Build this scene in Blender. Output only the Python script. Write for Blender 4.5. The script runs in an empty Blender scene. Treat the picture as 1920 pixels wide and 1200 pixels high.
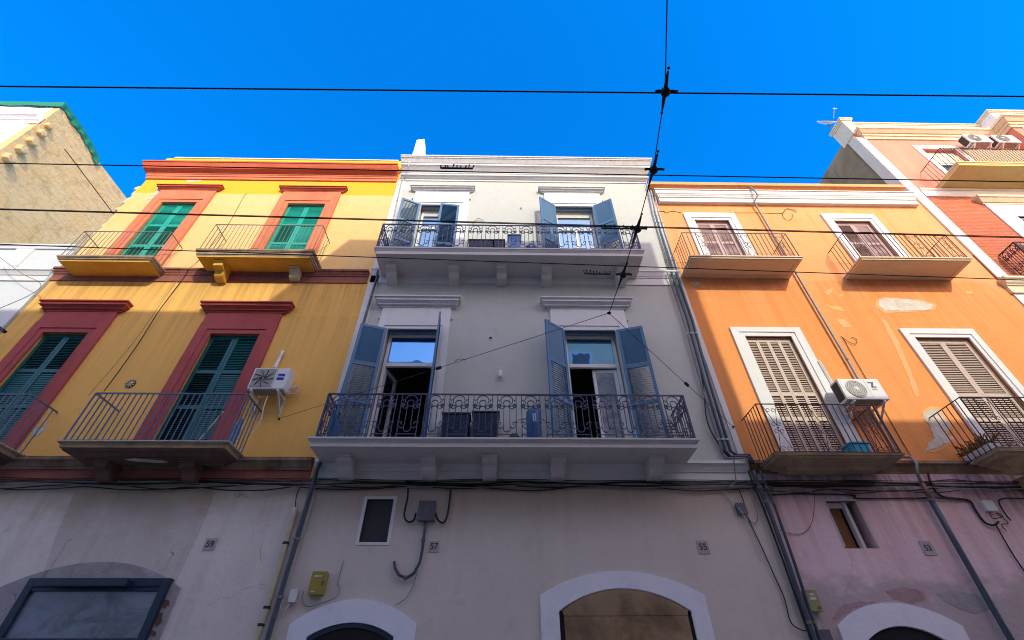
import bpy, math, random
from mathutils import Vector, Matrix
R = math.radians
random.seed(7)
sc = bpy.context.scene
col = sc.collection

# ------------------------------------------------------------------ camera, sky, sun, exposure
F = 853.0 / 1920.0                      # focal length in image widths
CAM = Vector((0, -8.8, 1.6))
PITCH, YAW, ROLL = R(40.994), R(1.1203), R(-0.281)
fw = Vector((math.sin(YAW)*math.cos(PITCH), math.cos(YAW)*math.cos(PITCH), math.sin(PITCH)))
r0 = Vector((math.cos(YAW), -math.sin(YAW), 0)); u0 = r0.cross(fw)
rt = r0*math.cos(ROLL) + u0*math.sin(ROLL); up = u0*math.cos(ROLL) - r0*math.sin(ROLL)
cam = bpy.data.cameras.new('camera'); co = bpy.data.objects.new('camera', cam); col.objects.link(co)
M3 = Matrix((rt, up, -fw)).transposed()
co.matrix_world = Matrix.Translation(CAM) @ M3.to_4x4()
cam.sensor_width = 36; cam.lens = 36*F; cam.clip_end = 2000
sc.camera = co

SUN = Vector((-0.37, 1.0, -0.62)).normalized()          # direction the light travels
world = bpy.data.worlds.new('World'); sc.world = world; world.use_nodes = True
wn = world.node_tree; wn.nodes.clear()
sky = wn.nodes.new('ShaderNodeTexSky'); sky.sky_type = 'NISHITA'; sky.sun_disc = False
elev = math.asin(-SUN.z); sky.sun_elevation = elev
sky.sun_rotation = math.atan2(-SUN.x, -SUN.y)
sky.air_density = 1.0; sky.dust_density = 0.6; sky.ozone_density = 3.0
tc = wn.nodes.new('ShaderNodeTexCoord'); sp = wn.nodes.new('ShaderNodeSeparateXYZ')
wn.links.new(tc.outputs['Generated'], sp.inputs[0])
mr = wn.nodes.new('ShaderNodeMapRange'); mr.inputs[1].default_value = -0.30; mr.inputs[2].default_value = 0.10
wn.links.new(sp.outputs[1], mr.inputs[0])
tint = wn.nodes.new('ShaderNodeMix'); tint.data_type = 'RGBA'
tint.inputs[6].default_value = (5.0, 3.28, 2.70, 1)     # southern sky, boosted and warmed to fill the shaded fronts
tint.inputs[7].default_value = (0.01, 1.62, 3.2, 1)    # deep polarised blue of the northern sky
wn.links.new(mr.outputs[0], tint.inputs[0])
mul = wn.nodes.new('ShaderNodeMix'); mul.data_type = 'RGBA'; mul.blend_type = 'MULTIPLY'; mul.inputs[0].default_value = 1
wn.links.new(sky.outputs[0], mul.inputs[6]); wn.links.new(tint.outputs[2], mul.inputs[7])
bg = wn.nodes.new('ShaderNodeBackground'); bg.inputs[1].default_value = 0.15
wo = wn.nodes.new('ShaderNodeOutputWorld')
wn.links.new(mul.outputs[2], bg.inputs[0]); wn.links.new(bg.outputs[0], wo.inputs[0])

sl = bpy.data.lights.new('sun', 'SUN'); sl.energy = 2.95; sl.angle = R(0.5); sl.color = (1.0, 0.97, 0.77)
so = bpy.data.objects.new('sun', sl); col.objects.link(so)
so.rotation_euler = SUN.to_track_quat('-Z', 'Y').to_euler()
sc.cycles.filter_width = 1.0
sc.view_settings.view_transform = 'Standard'; sc.view_settings.look = 'None'
sc.view_settings.exposure = 0.0; sc.view_settings.gamma = 1.0

# ------------------------------------------------------------------ geometry helpers
def P(px, py, Y=0.0):
    "point on the plane y=Y that the photograph shows at pixel (px, py) of 1920x1200"
    d = rt*((px-960)/853.0) + up*((600-py)/853.0) + fw
    return CAM + d*((Y-CAM.y)/d.y)

class MB:
    def __init__(s): s.v = []; s.f = []
    def add(s, vs, fs):
        n = len(s.v); s.v += [Vector(a) for a in vs]; s.f += [[i+n for i in f] for f in fs]; return s
    def box(s, x0, x1, y0, y1, z0, z1):
        return s.add([(x0,y0,z0),(x1,y0,z0),(x1,y1,z0),(x0,y1,z0),(x0,y0,z1),(x1,y0,z1),(x1,y1,z1),(x0,y1,z1)],
                     [(0,3,2,1),(4,5,6,7),(0,1,5,4),(1,2,6,5),(2,3,7,6),(3,0,4,7)])
    def obox(s, c, ax, ay, az):
        "box about centre c with half axes"
        c = Vector(c); vs = []
        for k in (-1, 1):
            for i, j in ((-1,-1),(1,-1),(1,1),(-1,1)): vs.append(c + ax*i + ay*j + az*k)
        return s.add(vs, [(0,3,2,1),(4,5,6,7),(0,1,5,4),(1,2,6,5),(2,3,7,6),(3,0,4,7)])
    def frus(s, x0, x1, za, zb, pa, pb, y=0.0, yb=0.04, el=1, er=1):
        "moulding layer: projection pa at za to pb at zb, ends returned"
        return s.add([(x0-pa*el,y-pa,za),(x1+pa*er,y-pa,za),(x1+pa*er,y+yb,za),(x0-pa*el,y+yb,za),
                      (x0-pb*el,y-pb,zb),(x1+pb*er,y-pb,zb),(x1+pb*er,y+yb,zb),(x0-pb*el,y+yb,zb)],
                     [(0,3,2,1),(4,5,6,7),(0,1,5,4),(1,2,6,5),(2,3,7,6),(3,0,4,7)])
    def mould(s, x0, x1, layers, y=0.0, el=1, er=1, yb=0.04):
        for za, zb, pa, pb in layers: s.frus(x0, x1, za, zb, pa, pb, y, yb, el, er)
        return s
    def ext(s, pts, y0, y1):
        "polygon given in (x, z), extruded from y0 to y1"
        n = len(pts)
        vs = [(x,y0,z) for x, z in pts] + [(x,y1,z) for x, z in pts]
        return s.add(vs, [list(range(n)), list(range(2*n-1, n-1, -1))] + [(i, i+n, (i+1)%n+n, (i+1)%n) for i in range(n)])
    def extx(s, pts, x0, x1):
        "profile given in (y, z), extruded along x"
        n = len(pts)
        vs = [(x0,y,z) for y, z in pts] + [(x1,y,z) for y, z in pts]
        return s.add(vs, [list(range(n)), list(range(2*n-1, n-1, -1))] + [(i, i+n, (i+1)%n+n, (i+1)%n) for i in range(n)])
    def tube(s, pts, r, n=6, closed=False, r2=None):
        pts = [Vector(p) for p in pts]; m = len(pts); base = len(s.v); ref = None
        for i, p in enumerate(pts):
            a = pts[(i-1) % m] if (closed or i > 0) else p
            b = pts[(i+1) % m] if (closed or i < m-1) else p
            t = (b-a)
            t = t.normalized() if t.length > 1e-9 else Vector((0,0,1))
            if ref is None: ref = Vector((0,0,1)) if abs(t.z) < 0.9 else Vector((0,1,0))
            x = ref - t*ref.dot(t)
            if x.length < 1e-4: x = t.orthogonal()
            x.normalize(); ref = x; y = t.cross(x)
            rr = r if r2 is None else r + (r2-r)*i/max(1, m-1)
            for k in range(n):
                a_ = 2*math.pi*(k+.5)/n; s.v.append(p + x*(rr*math.cos(a_)) + y*(rr*math.sin(a_)))
        for i in range(m if closed else m-1):
            j = (i+1) % m
            for k in range(n):
                s.f.append([base+i*n+k, base+i*n+(k+1)%n, base+j*n+(k+1)%n, base+j*n+k])
        if not closed:
            s.f.append([base+k for k in range(n)][::-1]); s.f.append([base+(m-1)*n+k for k in range(n)])
        return s
    def ball(s, c, r, sy=1.0, sz=1.0, n=8, m=6):
        c = Vector(c); vs = [c+Vector((0,0,r*sz))]
        for i in range(1, m):
            a = math.pi*i/m
            for k in range(n):
                b = 2*math.pi*k/n
                vs.append(c+Vector((r*math.sin(a)*math.cos(b), r*sy*math.sin(a)*math.sin(b), r*sz*math.cos(a))))
        vs.append(c-Vector((0,0,r*sz))); fs = [(0, 1+k, 1+(k+1)%n) for k in range(n)]
        for i in range(m-2):
            for k in range(n): fs.append((1+i*n+k, 1+(i+1)*n+k, 1+(i+1)*n+(k+1)%n, 1+i*n+(k+1)%n))
        L = len(vs)-1; fs += [(L, L-n+(k+1)%n, L-n+k) for k in range(n)]
        return s.add(vs, fs)
    def lathe(s, c, prof, axis='Z', n=16):
        "prof = [(r, h)] about an axis through c"
        c = Vector(c); A = {'Z':(Vector((1,0,0)),Vector((0,1,0)),Vector((0,0,1))), 'Y':(Vector((1,0,0)),Vector((0,0,1)),Vector((0,-1,0))), 'X':(Vector((0,1,0)),Vector((0,0,1)),Vector((1,0,0)))}[axis]
        vs = []
        for r, h in prof:
            for k in range(n):
                a = 2*math.pi*k/n; vs.append(c + A[0]*(r*math.cos(a)) + A[1]*(r*math.sin(a)) + A[2]*h)
        m = len(prof); fs = [list(range(n))[::-1], [(m-1)*n+k for k in range(n)]]
        for i in range(m-1):
            for k in range(n): fs.append((i*n+k, i*n+(k+1)%n, (i+1)*n+(k+1)%n, (i+1)*n+k))
        return s.add(vs, fs)
    def build(s, name, m, parent=None, smooth=False, bevel=0):
        me = bpy.data.meshes.new(name)
        if parent is None:
            zs = min(v.z for v in s.v)
            b = Vector((sum(v.x for v in s.v)/len(s.v), sum(v.y for v in s.v)/len(s.v), zs))
        else: b = BASE[parent.name]
        me.from_pydata([v-b for v in s.v], [], s.f); me.update()
        import bmesh
        bm = bmesh.new(); bm.from_mesh(me); bmesh.ops.recalc_face_normals(bm, faces=bm.faces); bm.to_mesh(me); bm.free()
        if smooth: me.polygons.foreach_set('use_smooth', [True]*len(me.polygons))
        o = bpy.data.objects.new(name, me); col.objects.link(o); me.materials.append(m)
        if parent is None: o.location = b
        else: o.parent = parent
        BASE[o.name] = b
        if bevel:
            bv = o.modifiers.new('bevel', 'BEVEL'); bv.width = bevel; bv.segments = 2; bv.limit_method = 'ANGLE'
        return o
BASE = {}
def thing(name, label, cat, loc, group=None):
    o = bpy.data.objects.new(name, None); col.objects.link(o); o.location = loc; BASE[o.name] = Vector(loc)
    o.empty_display_size = .3
    return tag(o, label, cat, group)
def tag(o, label, cat, group=None):
    o['label'] = label; o['category'] = cat
    if group: o['group'] = group
    return o
def struct(o): o['kind'] = 'structure'; return o
def text(body, size, x, z, y, m, name, parent, sx=1.0, bold=0.0):
    cu = bpy.data.curves.new('t', 'FONT'); cu.body = body; cu.size = size; cu.extrude = .002; cu.align_x = 'CENTER'; cu.align_y = 'CENTER'; cu.offset = bold
    o = bpy.data.objects.new('t', cu); col.objects.link(o)
    dg = bpy.context.evaluated_depsgraph_get(); me = bpy.data.meshes.new_from_object(o.evaluated_get(dg))
    mb = MB().add([(x+v.co.x*sx, y-v.co.z, z+v.co.y) for v in me.vertices], [list(p.vertices) for p in me.polygons])
    bpy.data.objects.remove(o); bpy.data.curves.remove(cu); bpy.data.meshes.remove(me)
    return mb.build(name, m, parent)

# ------------------------------------------------------------------ materials
def lin(r, g, b, k=1.0):
    f = lambda c: ((c/255+.055)/1.055)**2.4 if c > 10 else c/255/12.92
    return (f(r)*k, f(g)*k, f(b)*k, 1)
class NT:
    def __init__(s, name):
        s.m = bpy.data.materials.new(name); s.m.use_nodes = True; s.t = s.m.node_tree; s.t.nodes.clear()
        s.out = s.n('OutputMaterial'); s.b = s.n('BsdfPrincipled'); s.l(s.b.outputs[0], s.out.inputs[0])
        s.pos = s.n('NewGeometry').outputs['Position']
    def n(s, t): return s.t.nodes.new('ShaderNode'+t)
    def l(s, a, b): s.t.links.new(a, b)
    def set(s, sock, v):
        if hasattr(v, 'is_linked') or isinstance(v, bpy.types.NodeSocket): s.l(v, sock)
        else: sock.default_value = v
    def map(s, sx, sy, sz):
        m = s.n('Mapping'); s.l(s.pos, m.inputs[0]); m.inputs['Scale'].default_value = (sx, sy, sz); return m.outputs[0]
    def noise(s, vec, scale, detail=5, rough=.6, dist=0):
        n = s.n('TexNoise'); s.l(vec, n.inputs['Vector']); n.inputs['Scale'].default_value = scale
        n.inputs['Detail'].default_value = detail; n.inputs['Roughness'].default_value = rough; n.inputs['Distortion'].default_value = dist
        return n.outputs[0]
    def ramp(s, v, a, b, lo=0.0, hi=1.0):
        m = s.n('MapRange'); m.interpolation_type = 'SMOOTHSTEP'; s.l(v, m.inputs[0])
        for i, q in enumerate((a, b, lo, hi)): m.inputs[1+i].default_value = q
        return m.outputs[0]
    def mix(s, f, a, b, mode='MIX'):
        m = s.n('Mix'); m.data_type = 'RGBA'; m.blend_type = mode
        s.set(m.inputs[0], f); s.set(m.inputs[6], a); s.set(m.inputs[7], b); return m.outputs[2]
    def math(s, op, a, b=0.0):
        m = s.n('Math'); m.operation = op; s.set(m.inputs[0], a); s.set(m.inputs[1], b); return m.outputs[0]
    def xyz(s):
        q = s.n('SeparateXYZ'); s.l(s.pos, q.inputs[0]); return q.outputs
    def bump(s, h, strength, dist=.02):
        b = s.n('Bump'); b.inputs['Strength'].default_value = strength; b.inputs['Distance'].default_value = dist
        s.l(h, b.inputs['Height']); s.l(b.outputs[0], s.b.inputs['Normal'])
def plaster(name, c1, c2, scale=.5, streak=.35, sc_=(.25,.18,.12,1), zones=(), drips=(), bump=.25, rough=.9, cracks=0.0, fleck=None):
    t = NT(name); x, y, z = t.xyz()
    big = t.noise(t.pos, scale, 7, .62, .4)
    c = t.mix(t.ramp(big, .36, .66), c1, c2)
    mid = t.noise(t.map(1, 1, 1), 3.2, 6, .65)
    c = t.mix(t.ramp(mid, .50, .70, 0, .26), c, (c1[0]*.74, c1[1]*.72, c1[2]*.7, 1))
    edge = t.noise(t.map(1, 1, 1.6), 1.7, 5, .6)
    for thr, soft, colr, amt, amp in zones:          # tone zones (paint, stain, painted shade): colr above thr (or below for negative soft)
        zz = t.math('ADD', z, t.math('MULTIPLY', t.math('SUBTRACT', edge, .5), amp))
        f = t.ramp(zz, thr-abs(soft), thr+abs(soft), 0, amt) if soft > 0 else t.ramp(zz, thr-abs(soft), thr+abs(soft), amt, 0)
        c = t.mix(f, c, colr)
    st = t.noise(t.map(2.6, 2.6, .10), 1.0, 6, .6, .3)
    sm = t.ramp(st, .50, .74, 0, streak)
    c = t.mix(sm, c, (c1[0]*.55, c1[1]*.5, c1[2]*.48, 1), 'MIX')
    st2 = t.noise(t.map(7, 7, .25), 1.0, 5, .65, .2)
    for z0, ln, colr, amt in drips:                  # rain-washed dirt under a ledge
        m = t.ramp(z, z0-ln, z0, 0, 1)
        m2 = t.ramp(z, z0, z0+.05, 1, 0)
        f = t.math('MULTIPLY', t.math('MULTIPLY', m, m2), t.ramp(st2, .38, .68, .15*amt, amt))
        c = t.mix(f, c, colr)
    if fleck:
        fn = t.noise(t.map(1, 1, 1.4), 2.3, 8, .7, .8)
        c = t.mix(t.ramp(fn, .66, .70, 0, .8), c, fleck)
    fine = t.noise(t.pos, 38, 4, .75)
    c = t.mix(t.ramp(fine, .50, .75, 0, .24), c, (c1[0]*.6, c1[1]*.6, c1[2]*.6, 1))
    if cracks:
        vo = t.n('TexVoronoi'); vo.feature = 'DISTANCE_TO_EDGE'; vo.inputs['Scale'].default_value = .9
        wob = t.n('Mix'); wob.data_type = 'RGBA'; wob.inputs[0].default_value = .35
        nz = t.n('TexNoise'); nz.inputs['Scale'].default_value = 2.5; nz.inputs['Detail'].default_value = 6; t.l(t.pos, nz.inputs['Vector'])
        t.l(t.pos, wob.inputs[6]); t.l(nz.outputs[1], wob.inputs[7]); t.l(wob.outputs[2], vo.inputs['Vector'])
        keep = t.ramp(t.noise(t.pos, .7, 3), .50, .60, 0, cracks)
        f = t.math('MULTIPLY', t.ramp(vo.outputs[0], .001, .006, .8, 0), keep)
        c = t.mix(f, c, (c1[0]*.25, c1[1]*.25, c1[2]*.25, 1))
    t.l(c, t.b.inputs['Base Color']); t.b.inputs['Roughness'].default_value = rough
    t.b.inputs['Specular IOR Level'].default_value = .2
    h = t.math('ADD', t.math('MULTIPLY', t.noise(t.pos, 9, 6, .6), 1.0), t.math('MULTIPLY', big, .8))
    t.bump(h, bump, .03)
    return t.m
def paint(name, c, rough=.5, var=.25, metal=0.0, scale=6, bump=.05, dirt_or_reflection=None, spec=.4):
    t = NT(name); nz = t.noise(t.pos, scale, 6, .65, .3)
    cc = t.mix(t.ramp(nz, .42, .72, 0, var), c, dirt_or_reflection or (c[0]*.45, c[1]*.45, c[2]*.45, 1))
    fine = t.noise(t.map(1, 1, .3), 22, 4, .7)
    cc = t.mix(t.ramp(fine, .56, .8, 0, var*.7), cc, (c[0]*.6, c[1]*.58, c[2]*.55, 1))
    t.l(cc, t.b.inputs['Base Color']); t.b.inputs['Roughness'].default_value = rough; t.b.inputs['Metallic'].default_value = metal
    t.b.inputs['Specular IOR Level'].default_value = spec
    if bump: t.bump(nz, bump, .01)
    return t.m
def stone(name, c1, c2, mortar, bw, bh, axis, msize=.012, pits=.6):
    t = NT(name); x, y, z = t.xyz(); cb = t.n('CombineXYZ')
    t.l(y if axis == 'X' else x, cb.inputs[0]); t.l(z, cb.inputs[1])
    wob = t.noise(t.pos, 1.5, 3); 
    br = t.n('TexBrick'); t.l(cb.outputs[0], br.inputs['Vector'])
    br.inputs['Color1'].default_value = c1; br.inputs['Color2'].default_value = c2; br.inputs['Mortar'].default_value = mortar
    br.inputs['Scale'].default_value = 1; br.inputs['Brick Width'].default_value = bw; br.inputs['Row Height'].default_value = bh
    br.inputs['Mortar Size'].default_value = msize; br.inputs['Mortar Smooth'].default_value = .5; br.inputs['Bias'].default_value = -.1
    c = t.mix(.72, br.outputs[0], c2) if axis == 'X' else br.outputs[0]
    n1 = t.noise(t.pos, .8, 7, .7, .6); c = t.mix(t.ramp(n1, .4, .7, 0, .55), c, (c2[0]*1.05, c2[1]*.88, c2[2]*.62, 1))
    n3 = t.noise(t.pos, 2.6, 8, .75, .6); c = t.mix(t.ramp(n3, .46, .70, 0, .6), c, (c1[0]*.62, c1[1]*.62, c1[2]*.62, 1))
    n2 = t.noise(t.map(1, 1, 1.8), 5.5, 6, .75, .5); pit = t.ramp(n2, .66, .72, 0, pits)
    c = t.mix(pit, c, (c1[0]*.18, c1[1]*.17, c1[2]*.16, 1))
    t.l(c, t.b.inputs['Base Color']); t.b.inputs['Roughness'].default_value = .95; t.b.inputs['Specular IOR Level'].default_value = .1
    h = t.math('SUBTRACT', t.noise(t.pos, 7, 6, .7), t.math('ADD', pit, t.math('MULTIPLY', br.outputs[1], .6)))
    t.bump(h, .7, .05)
    return t.m
def glass(name, c=(.02,.03,.04,1), refl=.35, tint=(.9,.95,1,1)):
    t = NT(name); sm = t.noise(t.map(1, 1, 1.6), 1.6, 6, .65, 1.2); t.l(t.mix(t.ramp(sm, .40, .68), c, (c[0]*.35, c[1]*.35, c[2]*.38, 1)), t.b.inputs['Base Color']); t.b.inputs['Roughness'].default_value = .6
    g = t.n('BsdfGlossy'); g.inputs['Roughness'].default_value = .02; g.inputs['Color'].default_value = tint
    b = t.n('Bump'); b.inputs['Strength'].default_value = .06; b.inputs['Distance'].default_value = .05
    t.l(t.noise(t.pos, 1.3, 2), b.inputs['Height']); t.l(b.outputs[0], g.inputs['Normal'])
    mx = t.n('MixShader'); mx.inputs[0].default_value = refl
    t.l(t.b.outputs[0], mx.inputs[1]); t.l(g.outputs[0], mx.inputs[2]); t.l(mx.outputs[0], t.out.inputs[0])
    return t.m
DIRT = (.10,.075,.06,1)
M = {}
M['yellow'] = plaster('yellow_plaster', (.86,.545,.20,1), (.87,.58,.25,1), .45, .12,
    zones=[(14.70,.03,(.84,.47,.025,1),.95,.10), (10.8,-.15,(.90,.50,.115,1),.9,.3)],
    drips=[(10.5,2.2,(.30,.18,.07,1),.5), (15.4,.7,(.7,.4,.06,1),.25), (9.3,3.5,(.42,.27,.10,1),.28)], cracks=.25)
M['ground_y'] = plaster('weathered_grey_plaster', (.76,.69,.63,1), (.80,.73,.68,1), .6, .35, zones=[(4.55,.6,(.46,.35,.23,1),.7,1.4)], drips=[(5.05,1.2,(.34,.25,.16,1),.25)], cracks=.8, bump=.4)
M['white'] = plaster('off_white_plaster', (.545,.56,.50,1), (.565,.58,.52,1), .4, .07, drips=[(10.5,1.2,(.5,.42,.3,1),.25)], bump=.12)
M['ground_w'] = plaster('beige_ground_plaster', (.67,.60,.53,1), (.71,.64,.57,1), .5, .12, zones=[(4.5,.6,(.45,.34,.24,1),.65,.5)], drips=[(5.05,1.0,(.36,.25,.15,1),.2)], bump=.18)  # brown zone at the top: stain plus painted shade under the balcony
M['orange'] = plaster('orange_plaster', (.84,.355,.13,1), (.86,.40,.175,1), .4, .28,
    zones=[(10.3,-.7,(.82,.315,.085,1),.7,1.4)], drips=[(10.8,4.5,(.62,.2,.03,1),.42), (14.4,2.5,(.72,.3,.06,1),.35)], fleck=None, cracks=.3)
M['ground_o'] = plaster('mauve_plaster', (.78,.59,.65,1), (.81,.63,.67,1), .55, .3,
    drips=[(5.05,2.4,(.62,.36,.28,1),.8), (5.2,.8,(.10,.06,.05,1),.7)], zones=[(3.35,-.25,(.40,.36,.34,1),.75,1.5)], cracks=.5, bump=.35)
M['red'] = plaster('salmon_red_plaster', (.72,.26,.18,1), (.74,.30,.21,1), .5, .15)
M['redlow'] = stone('rough_red_render', (.64,.22,.125,1), (.56,.18,.10,1), (.42,.14,.08,1), .30, .075, 'Y', .010, .3)
M['pale'] = plaster('pale_blue_plaster', (.66,.70,.68,1), (.70,.73,.71,1), .4, .1)
M['sand'] = stone('sandstone', (.56,.43,.21,1), (.66,.53,.28,1), (.54,.41,.21,1), .52, .27, 'X', .007, .9)
M['greystone'] = plaster('grey_cement_wall', (.25,.18,.085,1), (.36,.28,.16,1), .7, .8, bump=.7, fleck=(.34,.31,.25,1), cracks=.8)
M['trimwhite'] = plaster('white_trim_plaster', (.74,.74,.70,1), (.76,.76,.73,1), .8, .12, drips=[(16.6,.5,(.36,.33,.27,1),.45), (15.1,.25,(.42,.38,.3,1),.4), (11.06,.14,(.40,.36,.30,1),.4), (9.9,.2,(.42,.38,.32,1),.35)], bump=.1)
M['arch'] = plaster('white_painted_stone', (.84,.84,.89,1), (.80,.80,.86,1), 1.2, .08, bump=.15)
M['cream'] = plaster('cream_trim', (.78,.68,.46,1), (.74,.63,.42,1), .8, .25)
M['ochresoffit'] = plaster('yellow_cream_soffit', (.80,.64,.28,1), (.78,.60,.25,1), .8, .25)
M['redtrim'] = plaster('salmon_trim', (.74,.235,.115,1), (.70,.20,.10,1), .9, .28, bump=.2)
M['redcrown'] = plaster('brick_red_trim', (.54,.115,.055,1), (.57,.14,.07,1), .9, .3, bump=.2)
M['redlowtrim'] = plaster('maroon_trim', (.38,.085,.08,1), (.44,.10,.09,1), .9, .35, bump=.2)
M['rednose'] = plaster('dark_red_trim', (.44,.085,.06,1), (.48,.10,.07,1), .9, .25, bump=.2)
M['course'] = plaster('weathered_brick_course', (.36,.125,.085,1), (.28,.11,.08,1), 1.3, .7, drips=[(11,.5,(.09,.05,.03,1),.8), (5.6,.5,(.06,.04,.03,1),.9)], bump=.5)
M['slab'] = plaster('stained_concrete', (.50,.36,.20,1), (.34,.25,.17,1), 1.8, .6, drips=[(11.2,.3,(.12,.08,.05,1),.7)], bump=.5, cracks=.5)
M['slabyellow'] = plaster('ochre_soffit', (.78,.46,.07,1), (.70,.38,.05,1), 1.2, .3, bump=.4, fleck=(.45,.33,.2,1))
M['slabdark'] = plaster('dark_brown_plaster', (.20,.115,.085,1), (.14,.085,.07,1), 1.6, .5, bump=.6)  # much darker brown than the slab, mainly for the lower balcony undersides
M['slabwhite'] = plaster('painted_soffit', (.66,.62,.58,1), (.68,.64,.6,1), .6, .06, bump=.08)
M['slaborange'] = plaster('cream_soffit', (.74,.58,.38,1), (.76,.60,.40,1), .6, .15, bump=.1)
M['moss'] = plaster('mossy_stone_course', (.26,.16,.10,1), (.40,.28,.19,1), 1.6, .7, drips=[(5.6,.4,(.05,.04,.03,1),.9)], bump=.5)
M['bare'] = plaster('bare_render_patch', (.70,.66,.56,1), (.58,.52,.42,1), 2.5, .2, bump=.6)
M['bareyellow'] = plaster('crumbled_render', (.62,.50,.30,1), (.70,.60,.42,1), 2.5, .2, bump=.8)
M['patchgrey'] = plaster('grey_lime_patch', (.34,.33,.33,1), (.40,.38,.37,1), 2.5, .2, bump=.6)
M['archstone'] = plaster('old_grey_stone', (.36,.33,.34,1), (.44,.41,.42,1), 1.6, .5, bump=.8, cracks=.8)
M['green'] = paint('green_paint', (.012,.41,.30,1), .45, .25)
M['greendark'] = paint('shaded_green_paint', (.005,.115,.12,1), .45, .3)  # the shutter green, painted darker and bluer for the shaded first floor
M['bluegrey'] = paint('blue_grey_paint', (.075,.185,.31,1), .36, .2)
M['mauve'] = paint('mauve_brown_paint', (.44,.30,.275,1), .5, .3)
M['taupe'] = paint('taupe_paint', (.56,.44,.35,1), .5, .25)
M['lilac'] = paint('lilac_grey_paint', (.50,.46,.47,1), .5, .2)
M['pvc'] = paint('white_frame_paint', (.72,.72,.70,1), .35, .1)
M['railgrey'] = paint('grey_iron', (.22,.20,.18,1), .5, .4, .0, dirt_or_reflection=(.20,.09,.05,1))
M['raildark'] = paint('blue_black_iron', (.11,.15,.25,1), .5, .3)
M['railblue'] = paint('slate_blue_iron', (.065,.075,.13,1), .45, .3)
M['railbrown'] = paint('rust_brown_iron', (.075,.030,.020,1), .55, .4)
M['railpurple'] = paint('purple_brown_iron', (.045,.018,.028,1), .5, .35)
M['black'] = paint('black_rubber', (.012,.012,.014,1), .55, .3)
M['wire'] = paint('oxidised_wire', (.010,.008,.010,1), .6, .2)
M['brownwire'] = paint('brown_cable', (.06,.035,.025,1), .6, .3)
M['greycable'] = paint('grey_cable', (.25,.25,.26,1), .6, .3)
M['whitecable'] = paint('white_cable', (.62,.60,.57,1), .5, .3)
M['zinc'] = paint('zinc_pipe', (.42,.45,.45,1), .45, .35, .3)
M['pipegrey'] = paint('dull_grey_pipe', (.26,.28,.28,1), .5, .4, .2)
M['bluepipe'] = paint('dark_slate_pipe', (.06,.085,.115,1), .4, .35)
M['creampipe'] = paint('cream_plastic_pipe', (.55,.50,.33,1), .45, .3)
M['copper'] = paint('brown_pipe', (.22,.11,.075,1), .5, .4)
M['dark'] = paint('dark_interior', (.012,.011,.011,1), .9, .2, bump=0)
M['navy'] = paint('navy_frame_paint', (.018,.035,.065,1), .4, .3)
M['acwhite'] = paint('appliance_white', (.74,.74,.71,1), .35, .12)
M['acgrille'] = paint('grille_grey', (.36,.34,.29,1), .5, .3)
M['acdark'] = paint('coil_dark', (.035,.032,.03,1), .6, .3)
M['logo_blue'] = paint('deep_blue_label', (.015,.02,.30,1), .4, .05)
M['logo_dark'] = paint('slate_lettering', (.05,.06,.09,1), .5, .05)
M['ochre'] = paint('ochre_metal', (.36,.27,.045,1), .45, .3)
M['olive'] = paint('olive_metal', (.30,.29,.13,1), .45, .3)
M['darkgrey'] = paint('dark_grey_plastic', (.12,.12,.14,1), .45, .2)
M['marble'] = paint('plate_stone', (.44,.40,.38,1), .5, .3)
M['ink'] = paint('black_lettering', (.06,.055,.05,1), .7, .1)
M['tank'] = paint('petrol_blue_plastic', (.02,.12,.28,1), .35, .2)
M['planter'] = paint('navy_plastic', (.014,.026,.06,1), .4, .2)
M['skybox'] = paint('light_blue_plastic', (.15,.32,.62,1), .4, .15)
M['turq'] = paint('turquoise_plastic', (.02,.42,.62,1), .4, .15)
M['teal'] = paint('teal_cloth', (.02,.42,.36,1), .7, .3)
M['dry'] = paint('dry_leaves', (.22,.13,.045,1), .8, .4)
M['net'] = paint('green_netting', (.006,.20,.13,1), .8, .45, scale=14)
M['brass'] = paint('brushed_brass_sheet', (.60,.52,.40,1), .20, .75, .9, scale=1.0, bump=.4, dirt_or_reflection=(.16,.14,.12,1))  # large light and dark blotches in the colour imitate reflections
M['curtain'] = paint('white_curtain', (.62,.60,.52,1), .9, .2)
M['screen'] = paint('insect_screen', (.045,.045,.05,1), .6, .2)
M['woodboard'] = paint('brown_board', (.20,.085,.03,1), .6, .5)
M['glass'] = glass('window_glass', (.015,.02,.025,1), .60, (.13,.38,.74,1))
M['glasspale'] = glass('pale_window_glass', (.05,.06,.06,1), .55, (.42,.72,.92,1))
M['glassdirty'] = glass('dusty_glass', (.16,.20,.26,1), .10)
M['reed'] = paint('reed_screen', (.55,.47,.30,1), .8, .7, scale=30)
M['bounceroad'] = stone('pale_bounce_paving', (.36,.34,.31,1), (.32,.30,.27,1), (.15,.14,.13,1), .7, .4, 'Y')  # unseen road, given a pale stone colour to bounce more light
M['paving'] = stone('paving_stone', (.46,.44,.40,1), (.42,.40,.36,1), (.12,.11,.1,1), .6, .4, 'Y')
M['steel'] = paint('rail_steel', (.4,.4,.4,1), .3, .3, .9)
M['green_cable'] = paint('green_cable', (.02,.16,.07,1), .5, .2)

# ------------------------------------------------------------------ ground
struct(MB().box(-300,300,-9.6,-2.2,-.4,0).build('road', M['bounceroad']))
struct(MB().box(-300,300,-2.196,60,-.4,.14).build('pavement', M['paving']))
struct(MB().box(-300,300,-80,-9.604,-.4,.14).build('pavement', M['paving']))

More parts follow.
